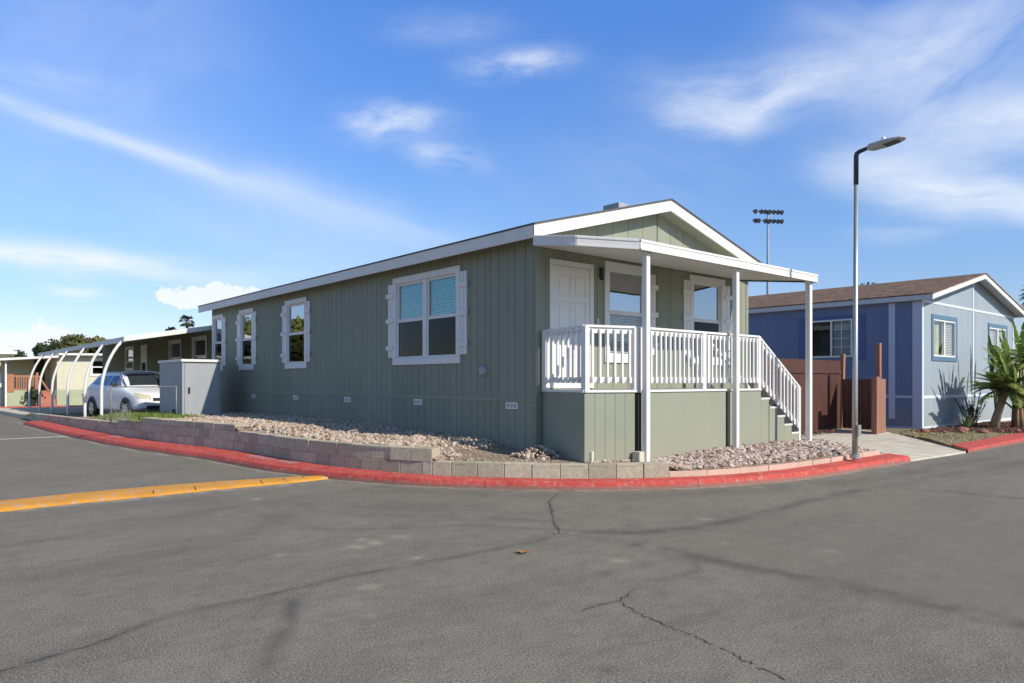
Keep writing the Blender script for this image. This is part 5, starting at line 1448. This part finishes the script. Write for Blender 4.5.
# slender upright strelitzia casting long blade shadows on the wall
t = thing('blade_leaf_plant', (17.95, -1.35, .15), 'slender plant with a few tall blade leaves close to the blue wall', 'plant')
mb = MB()
for (az, el, st, L, W) in ((170, 80, 1.5, 1.25, .10), (20, 77, 1.4, .8, .08), (200, 60, 1.0, .45, .12), (120, 86, .9, .7, .07), (-30, 68, 1.0, .6, .08)):
    d = (math.cos(R(az))*math.cos(R(el)), math.sin(R(az))*math.cos(R(el)), math.sin(R(el))); big_leaf(mb, (17.95, -1.35, .2), d, st, L, W, .35, .1)
mb.build('foliage', M['leaf_grey'], t, tint=True, recalc=False)
# feather palm with leaning trunk
def feather_palm(loc, lean, h, label, n=26, L=1.05, ti=.6):
    t = thing('feather_palm', loc, label, 'palm tree'); x, y, z = loc
    top = (x+lean[0], y+lean[1], z+h)
    mb = MB(); P_ = [(x, y, z-.05), (x+lean[0]*.3, y+lean[1]*.3, z+h*.35), (x+lean[0]*.7, y+lean[1]*.7, z+h*.7), top]
    mb.tube(P_, [.15, .11, .10, .12], 12); mb.build('trunk', M['palmbark'], t, smooth=True)
    mb = MB()
    for k in range(n):
        a = k*2.4; frond(mb, top, (math.cos(a), math.sin(a), 0), L*random.uniform(.8, 1.1), random.uniform(.9, 1.9), .26, tint=ti+random.uniform(-.2, .2), up=random.uniform(.1, 1.8))
    mb.build('crown', M['leaf_palm'], t, tint=True, recalc=False)
feather_palm((16.2, -1.75, .15), (.45, -.15), 1.05, 'short feather palm with leaning trunk by the blue house', n=40, L=1.0, ti=.6)
feather_palm((17.3, -2.3, .15), (.1, -.1), 1.75, 'taller shaggy feather palm with upright trunk by the blue house', n=44, ti=.6, L=1.35)
def spiky(loc, label, n, L, W, mat, tint, spread=1.0):
    t = thing('agave_plant', loc, label, 'plant'); x, y, z = loc; mb = MB()
    for k in range(n):
        a = k*2.399; e = random.uniform(.35, 1.35)*spread; e = min(e, 1.5)
        d = Vector((math.cos(a)*math.cos(e), math.sin(a)*math.cos(e), math.sin(e))); sd = d.cross(Vector((0, 0, 1))).normalized(); l = L*random.uniform(.7, 1.1)
        b = Vector((x, y, z)); m1 = b+d*l*.5; tip = b+d*l+Vector((0, 0, -.08*l)); ti = min(1, max(0, tint+random.gauss(0, .2)))
        up = sd.cross(d)*W*.35
        mb.quad([tuple(b-sd*W*.5), tuple(b+up*-1), tuple(m1-up), tuple(m1-sd*W*.5)], tint=ti); mb.quad([tuple(b-up), tuple(b+sd*W*.5), tuple(m1+sd*W*.5), tuple(m1-up)], tint=ti)
        mb.quad([tuple(m1-sd*W*.5), tuple(m1-up), tuple(tip)], tint=ti); mb.quad([tuple(m1-up), tuple(m1+sd*W*.5), tuple(tip)], tint=ti)
    mb.build('foliage', mat, t, tint=True, recalc=False); return t
spiky((15.25, -1.35, .15), 'low grey green agave at the corner of the mulch bed', 22, .55, .07, M['leaf_grey'], .6)
t = thing('shadow_shrub', (16.9, -1.0, .15), 'dark wiry shrub standing in for a plant shadow on the pale blue wall', 'shrub')  # added dark sprigs that take the place of a shadow on the wall
mb = MB()
for k in range(26):
    a = random.uniform(0, 6.28); e = random.uniform(1.0, 1.5); L = random.uniform(.5, 1.1); d = Vector((math.cos(a)*math.cos(e), math.sin(a)*math.cos(e), math.sin(e)))
    p0 = Vector((16.9+random.gauss(0, .07), -1.0+random.gauss(0, .05), .15)); mb.tube([tuple(p0), tuple(p0+d*L)], [.010, .005], 4, tint=.2)
    for q in range(22):
        s = random.uniform(.25, 1)*L; c = p0+d*s; r = Vector((random.gauss(0, 1), random.gauss(0, 1), random.gauss(0, 1))).normalized(); s2 = r.cross(d).normalized()*.016
        mb.quad([tuple(c-s2), tuple(c+s2), tuple(c+r*.10)], tint=random.random()*.5)
mb.build('foliage', M['leaf_dark'], t, tint=True, recalc=False)

# dry leaf on the road
mb = MB(); lx, ly = -3.542, -3.705
rr = [(0, .085), (.6, .05), (1.1, .075), (1.7, .04), (2.3, .08), (3.1, .055), (3.8, .085), (4.5, .045), (5.2, .07), (5.8, .05)]
for (a, r), (a2, r2) in zip(rr, rr[1:]+rr[:1]):
    mb.quad([(lx, ly, .016), (lx+r*math.cos(a), ly+r*math.sin(a)*.8, .012+.25*abs(r*math.cos(a+.6))), (lx+r2*math.cos(a2), ly+r2*math.sin(a2)*.8, .012+.25*abs(r2*math.cos(a2+.6)))])
tagp(mb.build('dry_leaf', M['leafbrown'], origin=(lx, ly, .01), recalc=False), 'single curled brown leaf lying on the asphalt', 'leaf')

# ------------------------------------------------------------------ light
SUN = Vector((.226, -1, .73)).normalized()
ld = bpy.data.lights.new('sun', 'SUN'); ld.energy = 5.0; ld.angle = R(.53); ld.color = (1, .935, .83)
lo = bpy.data.objects.new('sun', ld); col.objects.link(lo); lo.rotation_euler = SUN.to_track_quat('Z', 'Y').to_euler(); lo.location = (20, -60, 50)

W = bpy.data.worlds.new('World'); scene.world = W; W.use_nodes = True
nt = W.node_tree; nt.nodes.clear()
out = nt.nodes.new('ShaderNodeOutputWorld'); bg = nt.nodes.new('ShaderNodeBackground'); bg.inputs[1].default_value = .11
sky = nt.nodes.new('ShaderNodeTexSky'); sky.sky_type = 'NISHITA'; sky.sun_disc = False
sky.sun_elevation = math.asin(SUN.z); sky.sun_rotation = math.atan2(SUN.x, SUN.y)
sky.air_density = 1.0; sky.dust_density = .3; sky.ozone_density = 2.0
tc = nt.nodes.new('ShaderNodeTexCoord'); sp = nt.nodes.new('ShaderNodeSeparateXYZ'); nt.links.new(tc.outputs['Generated'], sp.inputs[0])
def mt(op, a, b=None, c=None, clamp=False):
    n = nt.nodes.new('ShaderNodeMath'); n.operation = op; n.use_clamp = clamp
    for i, v in enumerate((a, b, c)):
        if v is None: continue
        if hasattr(v, 'links'): nt.links.new(v, n.inputs[i])
        else: n.inputs[i].default_value = v
    return n.outputs[0]
az = mt('ARCTAN2', sp.outputs['X'], sp.outputs['Y']); el = mt('ARCSINE', sp.outputs['Z'])
def px(x, y):
    return 40.634*math.pi/180+math.atan((x-512)/719), math.atan((381.3-y)/math.hypot(719, x-512))
def vecn(a, b, c=0.0):
    n = nt.nodes.new('ShaderNodeCombineXYZ')
    for i, v in enumerate((a, b, c)):
        if hasattr(v, 'links'): nt.links.new(v, n.inputs[i])
        else: n.inputs[i].default_value = v
    return n.outputs[0]
def wn(vec, scale, detail=6, rough=.6):
    n = nt.nodes.new('ShaderNodeTexNoise'); n.inputs['Scale'].default_value = scale; n.inputs['Detail'].default_value = detail; n.inputs['Roughness'].default_value = rough
    nt.links.new(vec, n.inputs['Vector']); return n.outputs['Fac']
warp = wn(vecn(az, el), 3.5, 3)
def streak(x0, y0, x1, y1, wpx, amt, nscale=7, stretch=5, thr=.38, soft=.4, seed=0.0):
    """a wisp between two directions of the sky, given by azimuth and elevation"""
    a0, e0 = px(x0, y0); a1, e1 = px(x1, y1); ca, ce = (a0+a1)/2, (e0+e1)/2
    L = math.hypot(a1-a0, e1-e0)/2; th = math.atan2(e1-e0, a1-a0); c_, s_ = math.cos(th), math.sin(th); Wd = wpx/719
    da = mt('SUBTRACT', az, ca); de = mt('SUBTRACT', el, ce)
    wv = mt('MULTIPLY', mt('SUBTRACT', warp, .5), Wd*2.2)
    X_ = mt('MULTIPLY_ADD', da, c_, mt('MULTIPLY', de, s_)); Y_ = mt('ADD', mt('MULTIPLY_ADD', de, c_, mt('MULTIPLY', da, -s_)), wv)
    r2 = mt('ADD', mt('POWER', mt('ABSOLUTE', mt('DIVIDE', X_, L)), 2.6), mt('POWER', mt('ABSOLUTE', mt('DIVIDE', Y_, Wd)), 2))
    g = mt('POWER', 2.718, mt('MULTIPLY', r2, -1.2))
    nf = wn(vecn(mt('ADD', mt('DIVIDE', X_, stretch*.18), seed), mt('DIVIDE', Y_, .18), seed), nscale*.35, 9, .62)
    nf = mt('MULTIPLY', mt('SUBTRACT', nf, thr), 1/soft, clamp=True)
    return mt('MULTIPLY', mt('MULTIPLY', g, nf), amt)
ST = [
 (-90, 62, 260, 185, 8, .75, 9, 6, .30, .3, 1.3), (150, 145, 500, 262, 18, .38, 8, 6, .25, .4, 2.1), (-150, 60, 260, 40, 120, .28, 3, 3, .2, .5, 21.0), (150, 190, 520, 290, 60, .22, 4, 4, .2, .5, 22.0), (-80, 55, 140, 95, 16, .4, 9, 5, .35, .35, 3.7),
 (-120, 240, 240, 278, 14, .95, 9, 4, .3, .3, 4.2), (180, 270, 330, 285, 14, .3, 9, 4, .3, .3, 4.9), (40, 290, 105, 294, 5, .8, 14, 3, .3, .3, 5.5),
 (335, 125, 448, 120, 17, .75, 12, 2.5, .36, .3, 6.1), (405, 150, 485, 163, 12, .6, 12, 2.5, .36, .3, 7.4), (465, 62, 575, 62, 12, .7, 12, 3, .34, .3, 8.8),
 (380, 22, 520, 25, 14, .28, 10, 4, .3, .4, 9.1), (440, 170, 800, 260, 60, .16, 5, 4, .25, .5, 15.5),
 (640, 100, 900, 80, 28, .80, 7, 4, .34, .32, 10.4), (660, 118, 780, 118, 14, .6, 9, 3, .3, .3, 10.9), (860, 110, 1060, 15, 55, .78, 6, 3, .33, .34, 11.6), (780, 40, 1020, 30, 40, .4, 6, 3, .3, .4, 11.1),
 (880, 140, 1180, 118, 30, .75, 6, 4, .33, .32, 12.3), (800, 160, 930, 175, 18, .5, 8, 4, .34, .32, 13.7), (860, 180, 1150, 200, 24, .9, 7, 5, .33, .3, 14.2),
 (560, 150, 760, 175, 24, .22, 7, 4, .3, .4, 16.0), (850, 234, 945, 234, 9, .45, 10, 4, .3, .3, 17.0), (-40, 170, 240, 230, 50, .12, 5, 4, .25, .5, 18.0), (200, 210, 420, 320, 50, .14, 5, 4, .25, .5, 19.0)]
tot = None
for s_ in ST:
    o_ = streak(*s_); tot = o_ if tot is None else mt('ADD', tot, mt('MULTIPLY', o_, mt('SUBTRACT', 1.0, tot)))
def puff(x, y, rx, ry, seed, thr=.0):
    a0, e0 = px(x, y); da = mt('DIVIDE', mt('SUBTRACT', az, a0), rx/719); de = mt('DIVIDE', mt('SUBTRACT', el, e0), ry/719)
    r = mt('SQRT', mt('ADD', mt('MULTIPLY', da, da), mt('MULTIPLY', de, de)))
    nf = wn(vecn(az, mt('MULTIPLY', el, 1.3), seed), 34, 8, .6)
    return mt('MULTIPLY', mt('ADD', mt('SUBTRACT', 1.0, r), mt('MULTIPLY', mt('SUBTRACT', nf, .5), 2.8)), 6.0, clamp=True)
for p_ in [(22, 346, 52, 17, 1.1), (75, 352, 55, 10, 2.2), (212, 297, 46, 12, 3.3), (190, 301, 26, 7, 5.5), (-50, 345, 50, 20, 4.4)]:
    o_ = puff(*p_); tot = mt('ADD', tot, mt('MULTIPLY', o_, mt('SUBTRACT', 1.0, tot)))
# general thin wisps for the rest of the sky
gen = wn(vecn(mt('MULTIPLY', az, 1.2), mt('MULTIPLY', el, 5)), 2.2, 8, .65)
tint = nt.nodes.new('ShaderNodeMix'); tint.data_type = 'RGBA'; tint.blend_type = 'MULTIPLY'; tint.inputs[0].default_value = 1
nt.links.new(sky.outputs[0], tint.inputs[6])
gr = nt.nodes.new('ShaderNodeValToRGB'); nt.links.new(mt('MULTIPLY', el, 1/1.2), gr.inputs[0])
els = gr.color_ramp.elements; els.new(.1); els.new(.2); els.new(.4); els.new(.6)
for e_, (p_, c_) in zip(els, ((0, (.53, .50, .58)), (.07, (.50, .53, .66)), (.18, (.45, .59, .78)), (.41, (.43, .68, 1.07)), (.52, (.46, .50, .54)), (1, (.46, .46, .46)))): e_.position = p_; e_.color = (*c_, 1)
g2 = nt.nodes.new('ShaderNodeVectorMath'); g2.operation = 'SCALE'; g2.inputs['Scale'].default_value = 2.0
nt.links.new(gr.outputs[0], g2.inputs[0]); nt.links.new(g2.outputs[0], tint.inputs[7])
hz = nt.nodes.new('ShaderNodeMix'); hz.data_type = 'RGBA'
nt.links.new(mt('MULTIPLY', tot, .93), hz.inputs[0]); nt.links.new(tint.outputs[2], hz.inputs[6]); hz.inputs[7].default_value = (8.6, 9.0, 9.6, 1)
nt.links.new(hz.outputs[2], bg.inputs[0]); nt.links.new(bg.outputs[0], out.inputs[0])

scene.view_settings.view_transform = 'Standard'; scene.view_settings.look = 'None'; scene.view_settings.exposure = 0; scene.view_settings.gamma = 1
scene.cycles.max_bounces = 6; scene.cycles.transparent_max_bounces = 8
